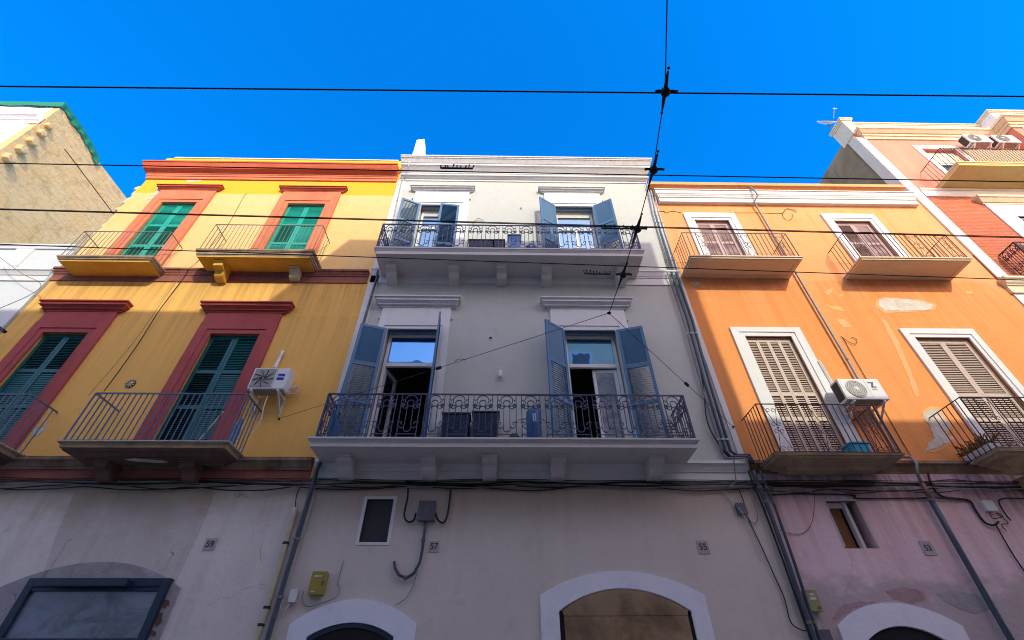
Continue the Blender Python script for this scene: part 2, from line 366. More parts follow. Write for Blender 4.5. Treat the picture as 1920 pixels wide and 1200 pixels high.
# ------------------------------------------------------------------ architectural builders
def wall(x0, x1, z0, z1, y, holes, depth=10, reveal=.35, top=True, side=True):
    mb = MB(); xs = sorted({x0, x1, *[h[0] for h in holes], *[h[1] for h in holes]}); zs = sorted({z0, z1, *[h[2] for h in holes], *[h[3] for h in holes]})
    def inside(a, b):
        return any(h[0] < a < h[1] and h[2] < b < h[3] for h in holes)
    for i in range(len(xs)-1):
        for j in range(len(zs)-1):
            if not inside((xs[i]+xs[i+1])/2, (zs[j]+zs[j+1])/2):
                mb.add([(xs[i],y,zs[j]),(xs[i+1],y,zs[j]),(xs[i+1],y,zs[j+1]),(xs[i],y,zs[j+1])], [(0,1,2,3)])
    for a, b, c, d in holes:
        e = y+reveal
        mb.add([(a,y,c),(a,e,c),(a,e,d),(a,y,d)], [(0,1,2,3)]); mb.add([(b,y,c),(b,e,c),(b,e,d),(b,y,d)], [(3,2,1,0)])
        mb.add([(a,y,d),(b,y,d),(b,e,d),(a,e,d)], [(0,1,2,3)]); mb.add([(a,y,c),(b,y,c),(b,e,c),(a,e,c)], [(3,2,1,0)])
    e = y+depth
    mb.add([(x0,y,z0),(x0,e,z0),(x0,e,z1),(x0,y,z1)], [(0,1,2,3)]); mb.add([(x1,y,z0),(x1,e,z0),(x1,e,z1),(x1,y,z1)], [(0,1,2,3)])
    mb.add([(x0,e,z0),(x1,e,z0),(x1,e,z1),(x0,e,z1)], [(0,1,2,3)])
    if top: mb.add([(x0,y,z1),(x1,y,z1),(x1,e,z1),(x0,e,z1)], [(0,1,2,3)])
    return mb

def leaf(hx, y, z0, z1, w, side, ang, rails, tilts, slat=.047, th=.038):
    "one louvred shutter leaf hinged at hx; side +1 extends to +x when closed; ang opens it towards the street"
    a = R(ang); U = Vector((side*math.cos(a), -math.sin(a), 0)); T = Vector((-side*math.sin(a)*side, -math.cos(a), 0))
    if side < 0: T = Vector((math.sin(a), -math.cos(a), 0))
    else: T = Vector((-math.sin(a), -math.cos(a), 0))
    Z = Vector((0,0,1)); O = Vector((hx, y, 0)); mb = MB()
    def lb(u0, u1, za, zb, t0=0, t1=th):
        mb.obox(O + U*((u0+u1)/2) + T*((t0+t1)/2) + Z*((za+zb)/2), U*((u1-u0)/2), T*((t1-t0)/2), Z*((zb-za)/2))
    st = .07 if w > .4 else .038
    lb(0, st, z0, z1); lb(w-st, w, z0, z1)
    zs = [z0] + [z0+(z1-z0)*q for q in rails] + [z1]
    hr = .045
    for i, q in enumerate(zs):
        k = .10 if 0 < i < len(zs)-1 else .075
        lo = q if i == 0 else (q-k if i == len(zs)-1 else q-k/2); lb(st, w-st, lo, lo+k, .002, th-.002)
    for i in range(len(zs)-1):
        za, zb = zs[i]+.07, zs[i+1]-.075; n = max(2, int((zb-za)/slat)); q_ = tilts[i]; tl = R(q_ if q_ < 34 else 60 if q_ <= 45 else 73)
        d = (T*math.cos(tl) - Z*math.sin(tl)); nrm = (T*math.sin(tl) + Z*math.cos(tl))
        for k in range(n):
            zc = za + (zb-za)*(k+.5)/n
            mb.obox(O + U*(w/2) + T*(th/2) + Z*zc, U*(w/2-st), d*(.021 if q_ <= 45 else .0245), nrm*.0036)
    return mb

def rail_simple(x0, x1, yf, z0, z1, yw, r=.008, gap=.115, mid=None, top=.014):
    mb = MB()
    def bar(a, b, rr): mb.tube([a, b], rr, 4)
    for z, rr in ((z1, top), (z0+.03, .010)):
        bar((x0,yf,z), (x1,yf,z), rr); bar((x0,yf,z), (x0,yw,z), rr); bar((x1,yf,z), (x1,yw,z), rr)
    n = round((x1-x0)/gap)
    for k in range(n+1):
        x = x0+(x1-x0)*k/n; j = random.uniform(-.004, .004)
        bar((x,yf,z0), (x+j,yf,z1), r*(1.5 if k in (0, n) else 1))
    m = max(2, round((yw-yf)/gap))
    for k in range(1, m):
        y = yf+(yw-yf)*k/m
        for x in (x0, x1): bar((x,y,z0), (x,y,z1), r)
    return mb

def arc(cx, cz, r, a0, a1, n=14):
    return [(cx+r*math.cos(R(a0+(a1-a0)*k/n)), cz+r*math.sin(R(a0+(a1-a0)*k/n))) for k in range(n+1)]
def fancy_module():
    "wrought iron panel, list of (polyline in (u, h), radius); u across, h in units of the rail height"
    L = []
    def l(p, r=.0085): L.append((p, r))
    for s in (-1, 1):
        l([(s*.185, 1.0), (s*.185, .74)], .009); l([(s*.185, .74), (s*.180, .36), (s*.183, .08), (s*.183, .0)], .009)
        l([(s*.183, .09), (s*.183, .03), (s*.183, 0)], .016)
        l([(s*.185, .88), (s*.150, .865), (s*.112, .88)], .007); l([(s*.150, .865), (s*.150, .83)], .006)
        l([(s*.058, .76), (s*.060, .33)] + [(s*(.118-.058*math.cos(R(a))), .33-.10*math.sin(R(a))) for a in (25, 60, 90, 120, 150)] + [(s*.180, .30)], .008)
        l([(s*.18+s*q[0], q[1]) for q in arc(-.028, .335, .034, -60, 230, 9)], .008)
        l([(s*.165, .70), (s*.11, .665), (s*.05, .695), (s*.02, .73)], .008)
    l(arc(0, .855, .118, -35, 215, 18), .009); l(arc(0, .795, .066, -50, 230, 14), .009)
    l(arc(0, .225, .068, 150, 390, 12), .009); l([(-.183, .105), (.183, .105)], .008)
    l([(-.10,.745), (-.05,.72), (0,.725), (.05,.72), (.10,.745)], .008)
    return L
MODULE = fancy_module()
def rail_fancy(x0, x1, yf, z0, z1, yw, n):
    mb = MB(); h = z1-z0
    def place(c, U, scale):
        for p, r in MODULE: mb.tube([c + U*(u*scale) + Vector((0,0,q*h)) for u, q in p], r*1.25, 4)
        for s in (-1, 1):
            f = c + U*(s*.155*scale) + Vector((0,0,.735*h))
            for k in range(6):
                a = k*math.pi/3; mb.ball(f + U*(.034*math.cos(a)) + Vector((0,-.004,.034*math.sin(a))), .020, .6, 1, 5, 4)
            mb.ball(f + Vector((0,-.012,0)), .016, 1, 1, 5, 4)
            mb.ball(c + U*(s*.188*scale) + Vector((0,0,.365*h)), .021, .8, 1, 5, 4)
    w = (x1-x0)/n
    for k in range(n): place(Vector((x0+w*(k+.5), yf, z0)), Vector((1,0,0)), w/.476)
    d = (yw-yf)/2
    for x in (x0, x1):
        for k in range(2): place(Vector((x, yf+d*(k+.5), z0)), Vector((0,1,0)), d/.476)
    for a, b in (((x0,yf),(x1,yf)), ((x0,yf),(x0,yw)), ((x1,yf),(x1,yw))):
        mb.tube([(a[0],a[1],z1), (b[0],b[1],z1)], .019, 4); mb.tube([(a[0],a[1],z0+.012), (b[0],b[1],z0+.012)], .011, 4)
    for x in (x0, x1): mb.box(x-.016, x+.016, yf-.016, yf+.016, z0, z1)
    return mb
def rail_scroll(x0, x1, yf, z0, z1, yw, gap, panels, bulge=0):
    "plain bars with scrolled panels at the given x positions"
    mb = MB(); h = z1-z0
    for z, rr in ((z1, .013), (z0+.03, .010)):
        mb.tube([(x0,yw,z), (x0,yf,z), (x1,yf,z), (x1,yw,z)], rr, 4)
    n = round((x1-x0)/gap)
    for k in range(n+1):
        x = x0+(x1-x0)*k/n
        if any(abs(x-p) < .13 for p in panels) and k not in (0, n): continue
        mb.tube([(x,yf,z0), (x,yf,z1)], .0095 if k not in (0,n) else .014, 4)
    m = max(3, round((yw-yf)/gap))
    for k in range(1, m):
        y = yf+(yw-yf)*k/m
        for x in (x0, x1): mb.tube([(x,y,z0), (x,y,z1)], .0095, 4)
    for p in panels:
        for s in (-1, 1):
            mb.tube([(p+s*.15,yf,z0), (p+s*.15,yf,z1)], .0085, 4)
            mb.tube([(p+s*.14,yf,z0+.03), (p,yf,z0+h*.46)], .006, 4); mb.tube([(p+s*.14,yf,z1-.02), (p,yf,z0+h*.54)], .006, 4)
            for hz in (.46, .54, .9, .06):
                q = arc(s*.055, hz*h+(.035 if hz in (.54,.06) else -.035)*1.0, .038, 0, 300, 9)
                mb.tube([(p+a,yf,z0+b) for a, b in q], .006, 4)
        mb.ball((p,yf-.005,z0+h*.5), .022, .6, 1, 6, 4)
    return mb

def bracket(x, w, z0, z1, d0, d1, m, parent, y=0.0):
    "stone console: deep block above, shallower scrolled foot below"
    h = z1-z0; pts = [(y+.02, z1), (y-d1, z1), (y-d1, z1-h*.12), (y-d1+.03, z1-h*.18), (y-d1+.03, z1-h*.42), (y-d0-.02, z1-h*.50)]
    for k in range(6):
        a = R(15*k+10); pts.append((y-d0*math.cos(a)**.6, z1-h*.55-h*.45*math.sin(a)))
    pts += [(y+.02, z0)]
    mb = MB().extx(pts, x-w/2, x+w/2)
    mb.extx([(y+.02, z1-.003), (y-d1-.02, z1-.003), (y-d1-.02, z1-h*.13), (y+.02, z1-h*.13)], x-w/2-.02, x+w/2+.02)
    return mb.build('bracket', m, parent)
def surround(x0, x1, z0, z1, jw, hw, y, m, parent, name='window', proud=.045, step=True):
    "flat plaster frame round an opening x0..x1 up to z1; jamb width jw, head height hw"
    mb = MB()
    mb.box(x0-jw, x0, y-proud, y, z0, z1+hw); mb.box(x1, x1+jw, y-proud, y, z0, z1+hw); mb.box(x0, x1, y-proud, y, z1, z1+hw)
    if step:
        q = jw*.38; p2 = proud+.022
        mb.box(x0-jw, x0-q, y-p2, y-proud, z0, z1+hw); mb.box(x1+q, x1+jw, y-p2, y-proud, z0, z1+hw)
        mb.box(x0-q, x1+q, y-p2, y-proud, z1+q, z1+hw)
    return mb.build(name, m, parent)
def blob(cx, cz, pts, y, m, parent, name='plaster_patch', t=.006):
    "irregular flake of missing render, outline in pixels"
    q = [P(a, b, y) for a, b in pts]; out = []
    for i, p in enumerate(q):
        n = q[(i+1) % len(q)]; L = (n-p).length; nn = max(3, min(14, int(L/.025))); off = 0; nr = Vector(((n-p).z, 0, -(n-p).x)).normalized()
        for k in range(nn):
            off = off*.6 + random.uniform(-.014, .014); a = min(1, 4*min(k, nn-k)/nn)
            v = p.lerp(n, k/nn) + nr*off*a; out.append((v.x, v.z))
    return MB().ext(out, y-t, y).build(name, m, parent)
def arch_pts(x0, x1, zs, rise, n=16):
    c = (x0+x1)/2; h = (x1-x0)/2; r = (h*h+rise*rise)/(2*rise); a = math.asin(h/r)
    return [(c+r*math.sin(-a+2*a*k/n), zs+rise-r+r*math.cos(-a+2*a*k/n)) for k in range(n+1)]
def arch_frame(xo0, xo1, zo, ro, xi0, xi1, zi, ri, y0, y1):
    "arched surround from z=.14 up, as quads between an outer and an inner outline"
    o = [(xo0, .15)] + arch_pts(xo0, xo1, zo, ro) + [(xo1, .15)]; i = [(xi0, .15)] + arch_pts(xi0, xi1, zi, ri) + [(xi1, .15)]
    n = len(o); vs = [(x,y0,z) for x, z in o] + [(x,y0,z) for x, z in i] + [(x,y1,z) for x, z in o] + [(x,y1,z) for x, z in i]
    fs = []
    for k in range(n-1):
        fs += [(k, k+1, n+k+1, n+k), (2*n+k, 3*n+k, 3*n+k+1, 2*n+k+1), (k, 2*n+k, 2*n+k+1, k+1), (n+k, n+k+1, 3*n+k+1, 3*n+k)]
    return MB().add(vs, fs)
def pane(x0, x1, z0, z1, y, m, parent, name='pane', tilt=0.0):
    return MB().add([(x0,y+tilt,z0),(x1,y-tilt,z0),(x1,y-tilt,z1),(x0,y+tilt,z1),(x0,y+tilt+.008,z0),(x1,y-tilt+.008,z0),(x1,y-tilt+.008,z1),(x0,y+tilt+.008,z1)],
        [(0,1,2,3),(7,6,5,4),(0,4,5,1),(1,5,6,2),(2,6,7,3),(3,7,4,0)]).build(name, m, parent)

# ------------------------------------------------------------------ yellow building
yb = thing('yellow_building', 'yellow plastered building with red trim and green shutters at the left', 'building', (-8, 0, 0))
Y1, Y2, Y3, Y4 = (-11.10, -9.98), (-7.06, -5.86), (-11.28, -10.18), (-7.23, -6.03)
holes = [(a-.03, b+.03, z, t+.03) for (a, b), z, t in ((Y1, 10.9, 14.15), (Y2, 11.16, 14.15), (Y3, 5.55, 8.70), (Y4, 5.55, 8.70))]
wall(-12.3, -3.76, 5.06, 16.88, 0, holes).build('wall', M['yellow'], yb)
wall(-12.3, -3.76, .14, 5.058, 0.01, []).build('ground_floor_wall', M['ground_y'], yb)
for k in range(10):                                                # broken toothing along the left edge
    z = 12.2+k*.40+random.uniform(-.08, .08); w = random.uniform(.03, .20); h = random.uniform(.16, .33)
    MB().ext([(-12.3-w, z), (-12.295, z-.03), (-12.295, z+h), (-12.3-w*.6, z+h*.95), (-12.3-w*1.1, z+h*.5)], .02, .3).build('toothing_stone', M['bareyellow'], yb, bevel=.02)
MB().mould(-12.3, -3.80, [(15.50,15.62,.045,.05), (15.63,15.72,.07,.075), (15.72,15.78,.09,.10)], er=0).build('frieze', M['redtrim'], yb)
MB().mould(-12.25, -3.80, [(15.78,15.80,.12,.13), (15.80,15.84,.14,.24), (15.84,15.93,.25,.25), (15.93,16.10,.26,.32), (16.10,16.17,.34,.34)], er=0).build('cornice', M['redcrown'], yb)
MB().box(-12.02, -3.95, -.03, .3, 16.885, 16.93).build('parapet_capping', M['trimwhite'], yb)
MB().mould(-12.3, -3.80, [(10.52,10.76,.03,.03), (10.76,10.82,.05,.06), (10.82,10.90,.07,.10), (10.90,10.97,.12,.12)], er=0).build('string_course', M['course'], yb)
MB().mould(-12.3, -3.80, [(5.061,5.26,.03,.03)], er=0).build('string_course', M['course'], yb)
MB().mould(-12.3, -3.80, [(5.262,5.30,.06,.07), (5.30,5.40,.09,.16), (5.40,5.47,.18,.18), (5.47,5.50,.12,.10)], er=0).build('string_course', M['moss'], yb)
def ywin(x0, x1, z0, z1, jw, frt, hood_z, hood_h, p, gm, tl):
    tm = M['redtrim'] if z1 > 10 else M['redlowtrim']
    w = surround(x0, x1, z0, z1, jw, .34, 0, tm, yb)
    MB().box(x0-jw+.01, x1+jw-.01, -.055, 0, z1+.345, hood_z).build('frieze', tm, w)
    MB().mould(x0-jw, x1+jw, [(hood_z,hood_z+hood_h*.20,.07,.07), (hood_z+hood_h*.20,hood_z+hood_h*.27,p*.55,p*.55), (hood_z+hood_h*.27,hood_z+hood_h*.52,p*.45,p*.75), (hood_z+hood_h*.52,hood_z+hood_h*.60,p*.86,p*.86), (hood_z+hood_h*.60,hood_z+hood_h*.86,p*.78,p*.84), (hood_z+hood_h*.86,hood_z+hood_h,p,p)]).build('hood', M['redcrown'] if z1 > 10 else M['rednose'], w)
    h = (x1-x0)/2
    leaf(x0, .10, z0+.05, z1, h-.004, 1, 0, (.36, .66), tl[0]).build('shutter', gm, w)
    leaf(x1, .10, z0+.05, z1, h-.004, -1, 0, (.36, .66), tl[1]).build('shutter', gm, w)
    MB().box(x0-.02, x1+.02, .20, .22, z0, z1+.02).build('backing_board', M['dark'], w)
    return w
ywin(*Y1, 10.9, 14.15, .36, 14.47, 14.80, .19, .17, M['green'], ((20, 30, 55), (20, 30, 55)))
ywin(*Y2, 11.16, 14.15, .36, 14.47, 14.80, .19, .17, M['green'], ((55, 12, 55), (55, 48, 55)))
ywin(*Y3, 5.55, 8.70, .35, 9.04, 9.37, .27, .22, M['greendark'], ((48, 50, 10), (48, 50, 10)))
ywin(*Y4, 5.55, 8.70, .35, 9.04, 9.37, .27, .22, M['greendark'], ((15, 20, 10), (48, 48, 45)))
# balconies
b = MB().mould(-11.86, -9.39, [(10.72,10.76,-.04,-.02), (10.76,10.80,0,0), (10.80,10.82,.02,.02), (10.82,10.865,.035,.035)], y=-.60, yb=.62).build('balcony', M['slab'], yb)
MB().box(-11.80, -9.45, -.57, -.001, 10.69, 10.718).build('soffit', M['slabyellow'], b)
rail_simple(-11.83, -9.42, -.60, 10.865, 11.90, -.01, .0065, .118).build('railing', M['railgrey'], b)
b = MB().mould(-8.30, -5.22, [(10.90,10.96,-.03,-.02), (10.96,11.04,0,0), (11.04,11.07,.02,.02), (11.07,11.13,.04,.04)], y=-.64, yb=.66).build('balcony', M['slab'], yb)
MB().box(-8.24, -5.28, -.61, -.001, 10.87, 10.898).build('soffit', M['slabyellow'], b)
rail_simple(-8.28, -5.24, -.64, 11.13, 12.22, -.01, .0065, .118).build('railing', M['railgrey'], b)
bracket(-7.70, .24, 10.46, 10.868, .28, .50, M['slabyellow'], b)
bracket(-5.75, .24, 10.55, 10.868, .22, .30, M['bareyellow'], b)
b = MB().mould(-8.30, -5.22, [(5.40,5.45,-.01,0), (5.45,5.48,.0,.02), (5.48,5.497,.04,.04)], y=-.73, yb=.6).build('balcony', M['slab'], yb)
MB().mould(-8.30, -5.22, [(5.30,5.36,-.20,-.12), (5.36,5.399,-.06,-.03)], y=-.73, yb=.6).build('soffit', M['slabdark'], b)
MB().mould(-8.30, -5.22, [(5.498,5.512,.055,.055)], y=-.73, yb=.6).build('floor_tiles', M['bare'], b)
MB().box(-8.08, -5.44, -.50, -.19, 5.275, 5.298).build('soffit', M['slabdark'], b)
rail_simple(-8.28, -5.24, -.73, 5.51, 6.56, -.01, .0115, .118, top=.019).build('railing', M['raildark'], b)
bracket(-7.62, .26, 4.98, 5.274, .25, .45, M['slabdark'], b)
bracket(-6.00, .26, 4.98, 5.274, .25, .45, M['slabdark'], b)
MB().add([(-7.15,-.49,5.268),(-6.95,-.53,5.268),(-6.72,-.48,5.268),(-6.5,-.45,5.268),(-6.42,-.36,5.268),(-6.6,-.33,5.268),(-6.9,-.37,5.268),(-7.1,-.42,5.268),
  (-7.15,-.49,5.2745),(-6.95,-.53,5.2745),(-6.72,-.48,5.2745),(-6.5,-.45,5.2745),(-6.42,-.36,5.2745),(-6.6,-.33,5.2745),(-6.9,-.37,5.2745),(-7.1,-.42,5.2745)], [list(range(8)), list(range(15,7,-1))]+[(i,i+8,(i+1)%8+8,(i+1)%8) for i in range(8)]).build('plaster_patch', M['bare'], b)
b = MB().mould(-12.25, -9.52, [(5.40,5.45,-.01,0), (5.45,5.48,.0,.02), (5.48,5.497,.04,.04)], y=-.73, yb=.6).build('balcony', M['slab'], yb)
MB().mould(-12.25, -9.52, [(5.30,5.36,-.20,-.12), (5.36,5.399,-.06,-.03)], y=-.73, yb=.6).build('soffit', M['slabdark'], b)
MB().mould(-12.25, -9.52, [(5.498,5.512,.055,.055)], y=-.73, yb=.6).build('floor_tiles', M['bare'], b)
rail_simple(-12.2, -9.55, -.73, 5.51, 6.52, -.01, .0115, .118, top=.019).build('railing', M['raildark'], b)
# render damage
blob(0, 0, [(345,335),(372,333),(378,340),(352,343)], -.002, M['bareyellow'], yb)
blob(0, 0, [(62,805),(84,795),(88,802),(70,818),(60,820)], -.002, M['bare'], yb)
blob(0, 0, [(285,368),(296,352),(305,352),(300,368),(270,376)], -.002, M['bare'], yb)
M['oldpanel'] = plaster('old_brownish_plaster', (.62,.55,.50,1), (.69,.62,.585,1), .9, .3, zones=[(4.45,.55,(.42,.31,.19,1),.85,1.0)], cracks=1.0, bump=.6)
a, b, c, d = P(140,922,.01), P(404,922,.01), P(330,1092,.01), P(75,1092,.01)
MB().ext([(a.x, a.z), (b.x, b.z), ((b.x+c.x)/2+.02, (b.z+c.z)/2), (c.x, c.z), (d.x, d.z), ((a.x+d.x)/2-.03, (a.z+d.z)/2)], .004, .012).build('plaster_patch', M['oldpanel'], yb)
# blind arched window of the ground floor
q0, q1, q2, q3 = P(0,1122,-.03), P(62,1080,-.03), P(200,1053,-.03), P(338,1099,-.03)
aw = arch_frame(q3.x-2.98, q3.x, q3.z-.02, q2.z-q3.z+.02, q3.x-2.6, q3.x-.36, 2.6, .25, -.025, .008).build('arch_surround', M['archstone'], yb)
a, b = P(57,1081,-.10), P(320,1086,-.10); wx0, wx1, wz = a.x, b.x, (a.z+b.z)/2; wz0 = P(262,1196,-.10).z
wn_ = MB()
wn_.box(wx0, wx0+.13, -.10, .006, .6, wz); wn_.box(wx1-.13, wx1, -.10, .006, .6, wz); wn_.box(wx0+.13, wx1-.13, -.10, .006, wz-.13, wz); wn_.box(wx0+.13, wx1-.13, -.10, .006, wz0-.08, wz0)
wn_.box(wx0+.13, wx1-.13, -.085, .006, wz-.19, wz-.131)
win = wn_.build('window', M['navy'], yb, bevel=.008)
pane(wx0+.13, wx1-.13, wz0, wz-.19, -.045, M['glassdirty'], win)
pane(wx0+.13, wx1-.13, .65, wz0-.08, -.045, M['glassdirty'], win)
MB().box(wx0+.42, wx1-.62, -.21, -.101, wz-.12, wz-.05).box(wx0+.40, wx1-.60, -.24, -.19, wz-.14, wz-.03).build('roller_box', M['navy'], win)
for px, py in ((110,1149),(125,1157),(151,1149)):
    v = P(px, py, -.055); MB().lathe((v.x, -.046, v.z), [(.018,0),(.018,.004)], 'Y', 8).build('sticker', M['ochre'], win)
# round vent with a spoked grille
v = P(245, 720, 0); mb = MB().lathe((v.x, .0, v.z), [(.11, .0), (.11, .012)], 'Y', 18)
vent = mb.build('vent', M['acdark'], yb); mb = MB()
for k in range(5):
    a = k*math.pi/5+.3; d = Vector((math.cos(a), 0, math.sin(a)))*.10; mb.tube([v-d+Vector((0,-.018,0)), v+d+Vector((0,-.018,0))], .012, 4)
mb.build('spokes', M['bareyellow'], vent)

# ------------------------------------------------------------------ white building
wb = thing('white_building', 'off white building with slate blue shutters and two long ornate balconies', 'building', (.6, 0, 0))
W1, W2, W3, W4 = (-2.76, -1.52), (1.60, 2.82), (-2.93, -1.65), (1.48, 2.77)
holes = [(a-.03, b+.03, z, t+.03) for (a, b), z, t in ((W1, 11.02, 14.17), (W2, 11.02, 14.17), (W3, 5.53, 8.90), (W4, 5.53, 8.90))]
wall(-3.75, 4.93, 5.06, 16.56, 0, holes).build('wall', M['white'], wb)
wall(-3.75, 4.93, .14, 5.058, 0.0, [(-2.62, -2.06, 3.92, 4.74)]).build('ground_floor_wall', M['ground_w'], wb)
MB().mould(-3.66, 4.90, [(15.60,15.63,.03,.03), (15.74,15.80,.03,.10), (15.80,15.86,.13,.14), (15.86,16.02,.05,.05), (16.02,16.06,.08,.08), (16.06,16.20,.10,.26), (16.20,16.30,.28,.28), (16.30,16.44,.30,.40), (16.44,16.50,.42,.42), (16.50,16.56,.45,.45)], el=.15, er=.6).build('cornice', M['trimwhite'], wb)
MB().mould(-3.72, 4.88, [(10.55,10.80,.03,.03), (10.80,10.84,.05,.06), (10.84,10.98,.07,.12), (10.98,11.04,.14,.14)], el=.1, er=.1).build('string_course', M['trimwhite'], wb)
MB().mould(-3.72, 4.88, [(5.07,5.24,.03,.03), (5.24,5.28,.05,.06), (5.28,5.38,.07,.12), (5.38,5.44,.15,.15)], el=.1, er=.1).build('string_course', M['trimwhite'], wb)
MB().box(-3.745, -3.50, -.03, 0, 5.5, 15.55).build('pilaster', M['trimwhite'], wb)
MB().box(4.80, 4.925, -.025, 0, 5.5, 15.55).build('pilaster', M['trimwhite'], wb)
c0, c1, c2, c3 = P(774,296,.55), P(781,262,.55), P(796,260,.55), P(803,296,.55)
MB().ext([(c0.x-.06, 16.4), (c1.x, c1.z), (c2.x, c2.z), (c3.x-.02, 16.4)], .55, 1.0).build('chimney', M['trimwhite'], wb, bevel=.02)
def wwin(x0, x1, z0, z1, jw, hood_z, hood_h, p):
    w = surround(x0, x1, z0, z1, jw, .36, 0, M['trimwhite'], wb)
    MB().box(x0-jw+.01, x1+jw-.01, -.055, 0, z1+.365, hood_z).build('frieze', M['trimwhite'], w)
    MB().mould(x0-jw, x1+jw, [(z1+.33,z1+.36,.055,.065)]).build('fillet', M['trimwhite'], w)
    MB().mould(x0-jw+.02, x1+jw-.02, [(hood_z,hood_z+hood_h*.20,.07,.07), (hood_z+hood_h*.20,hood_z+hood_h*.27,p*.55,p*.55), (hood_z+hood_h*.27,hood_z+hood_h*.52,p*.45,p*.75), (hood_z+hood_h*.52,hood_z+hood_h*.60,p*.86,p*.86), (hood_z+hood_h*.60,hood_z+hood_h*.86,p*.78,p*.84), (hood_z+hood_h*.86,hood_z+hood_h,p,p)]).build('hood', M['trimwhite'], w)
    f = .075; y0, y1 = .20, .26; tz = z1-.98
    fr = MB().box(x0, x0+f, y0, y1, z0, z1).box(x1-f, x1, y0, y1, z0, z1).box(x0+f, x1-f, y0, y1, z1-f, z1).box(x0+f, x1-f, y0-.015, y1, tz, tz+.10)
    frame = fr.build('frame', M['pvc'], w)
    pane(x0+f, x1-f, tz+.10, z1-f, .235, M['glass'] if x0 < 0 and z1 < 10 else M['glasspale'], w)
    if z1 > 10:
        MB().box((x0+x1)/2-.05, (x0+x1)/2+.05, y0, y1, z0, tz).build('door_stile', M['pvc'], w); pane(x0+f, (x0+x1)/2-.05, z0+.1, tz-.015, .235, M['glasspale'], w); pane((x0+x1)/2+.05, x1-f, z0+.1, tz-.015, .235, M['glasspale'], w)
        MB().box(x0+f, x1-f, .205, .225, z1-.30, z1-f-.002).build('roller_blind', M['curtain'], w)
    MB().box(x0+.0, x1-.0, .04, .10, z1-.02, z1+.028).build('shutter_rail', M['bluegrey'], w)
    return w
def sh(w, hx, y, z0, z1, wd, side, ang, tl=(-32, -32, 60), m='bluegrey'):
    return leaf(hx, y, z0, z1, wd, side, ang, (.36, .655), tl, .056).build('shutter', M[m], w)
def door(w, hx, y, z0, z1, wd, side, ang, m):
    "glazed inner door leaf, opening inwards"
    a = R(ang); U = Vector((side*math.cos(a), math.sin(a), 0)); T = Vector((-side*math.sin(a), math.cos(a), 0)); O = Vector((hx, y, 0)); Z = Vector((0,0,1)); mb = MB()
    def lb(u0, u1, za, zb): mb.obox(O+U*((u0+u1)/2)+T*.025+Z*((za+zb)/2), U*((u1-u0)/2), T*.025, Z*((zb-za)/2))
    lb(0, .08, z0, z1); lb(wd-.08, wd, z0, z1); lb(.08, wd-.08, z1-.08, z1); lb(.08, wd-.08, z0, z0+.12)
    d = mb.build('door_leaf', M['pvc'], w)
    return d
w = wwin(*W1, 11.02, 14.17, .29, 14.90, .18, .20)
sh(w, W1[0], -.085, 11.06, 14.15, .62, 1, 158, (-32, -32, -32)); sh(w, W1[1], -.02, 11.06, 14.15, .61, -1, 6, (-15, -15, -15))
MB().box(W1[0]+.02, W1[1]-.02, .45, .47, 11.02, 14.15).build('curtain', M['curtain'], w)
w = wwin(*W2, 11.02, 14.17, .34, 14.90, .18, .20)
sh(w, W2[0], -.085, 11.06, 14.15, .62, 1, 148, (-32, 60, 64)); sh(w, W2[1], -.085, 11.06, 14.15, .62, -1, 152, (-32, 60, 64))
MB().box(W2[0]+.02, W2[1]-.02, .45, .47, 11.02, 14.15).build('curtain', M['curtain'], w)
w = wwin(*W3, 5.53, 8.90, .25, 9.60, .27, .25)
sh(w, W3[0], -.085, 5.57, 8.88, .64, 1, 163); sh(w, W3[1], -.085, 5.57, 8.88, .64, -1, 97)
door(w, W3[0]+.08, .24, 5.6, 7.9, .56, 1, 72, None); door(w, W3[1]-.08, .24, 5.6, 7.9, .56, -1, 86, None)
w = wwin(*W4, 5.53, 8.90, .33, 9.60, .27, .25)
sh(w, W4[0], -.085, 5.57, 8.88, .64, 1, 142); sh(w, W4[1], -.085, 5.57, 8.88, .64, -1, 164)
d = door(w, W4[1]-.08, .245, 5.6, 7.9, .58, -1, 4, None); pane(W4[1]-.58, W4[1]-.16, 5.72, 7.82, .27, M['glassdirty'], w)
MB().box(W4[1]-.64, W4[1]-.09, .33, .345, 5.6, 7.86).build('curtain', M['curtain'], w)
door(w, W4[0]+.08, .24, 5.6, 7.9, .56, 1, 84, None)
# balconies
def wbalc(x0, x1, zt, zb, yf, bx, bz0):
    h = zt-zb
    b = MB().mould(x0, x1, [(zb,zb+h*.52,0,0), (zb+h*.52,zb+h*.60,.012,.015), (zb+h*.60,zb+h*.80,.02,.05), (zb+h*.80,zt,.06,.06)], y=yf, yb=-yf-.002).build('balcony', M['slabwhite'], wb)
    for x in bx: bracket(x, .27, bz0, zb-.002, .34, .56, M['slabwhite'], b)
    return b
bL = wbalc(-3.60, 3.62, 5.535, 5.37, -.86, (-3.05, -1.45, -.28, 1.04, 2.93), 5.045)
rail_fancy(-3.54, 3.63, -.84, 5.535, 6.51, -.01, 15).build('railing', M['railblue'], bL)
bU = wbalc(-3.43, 3.64, 11.00, 10.78, -.86, (-3.08, -1.40, -.11, 1.11, 3.15), 10.46)
rail_fancy(-3.47, 3.66, -.81, 11.02, 12.10, -.01, 15).build('railing', M['railblue'], bU)
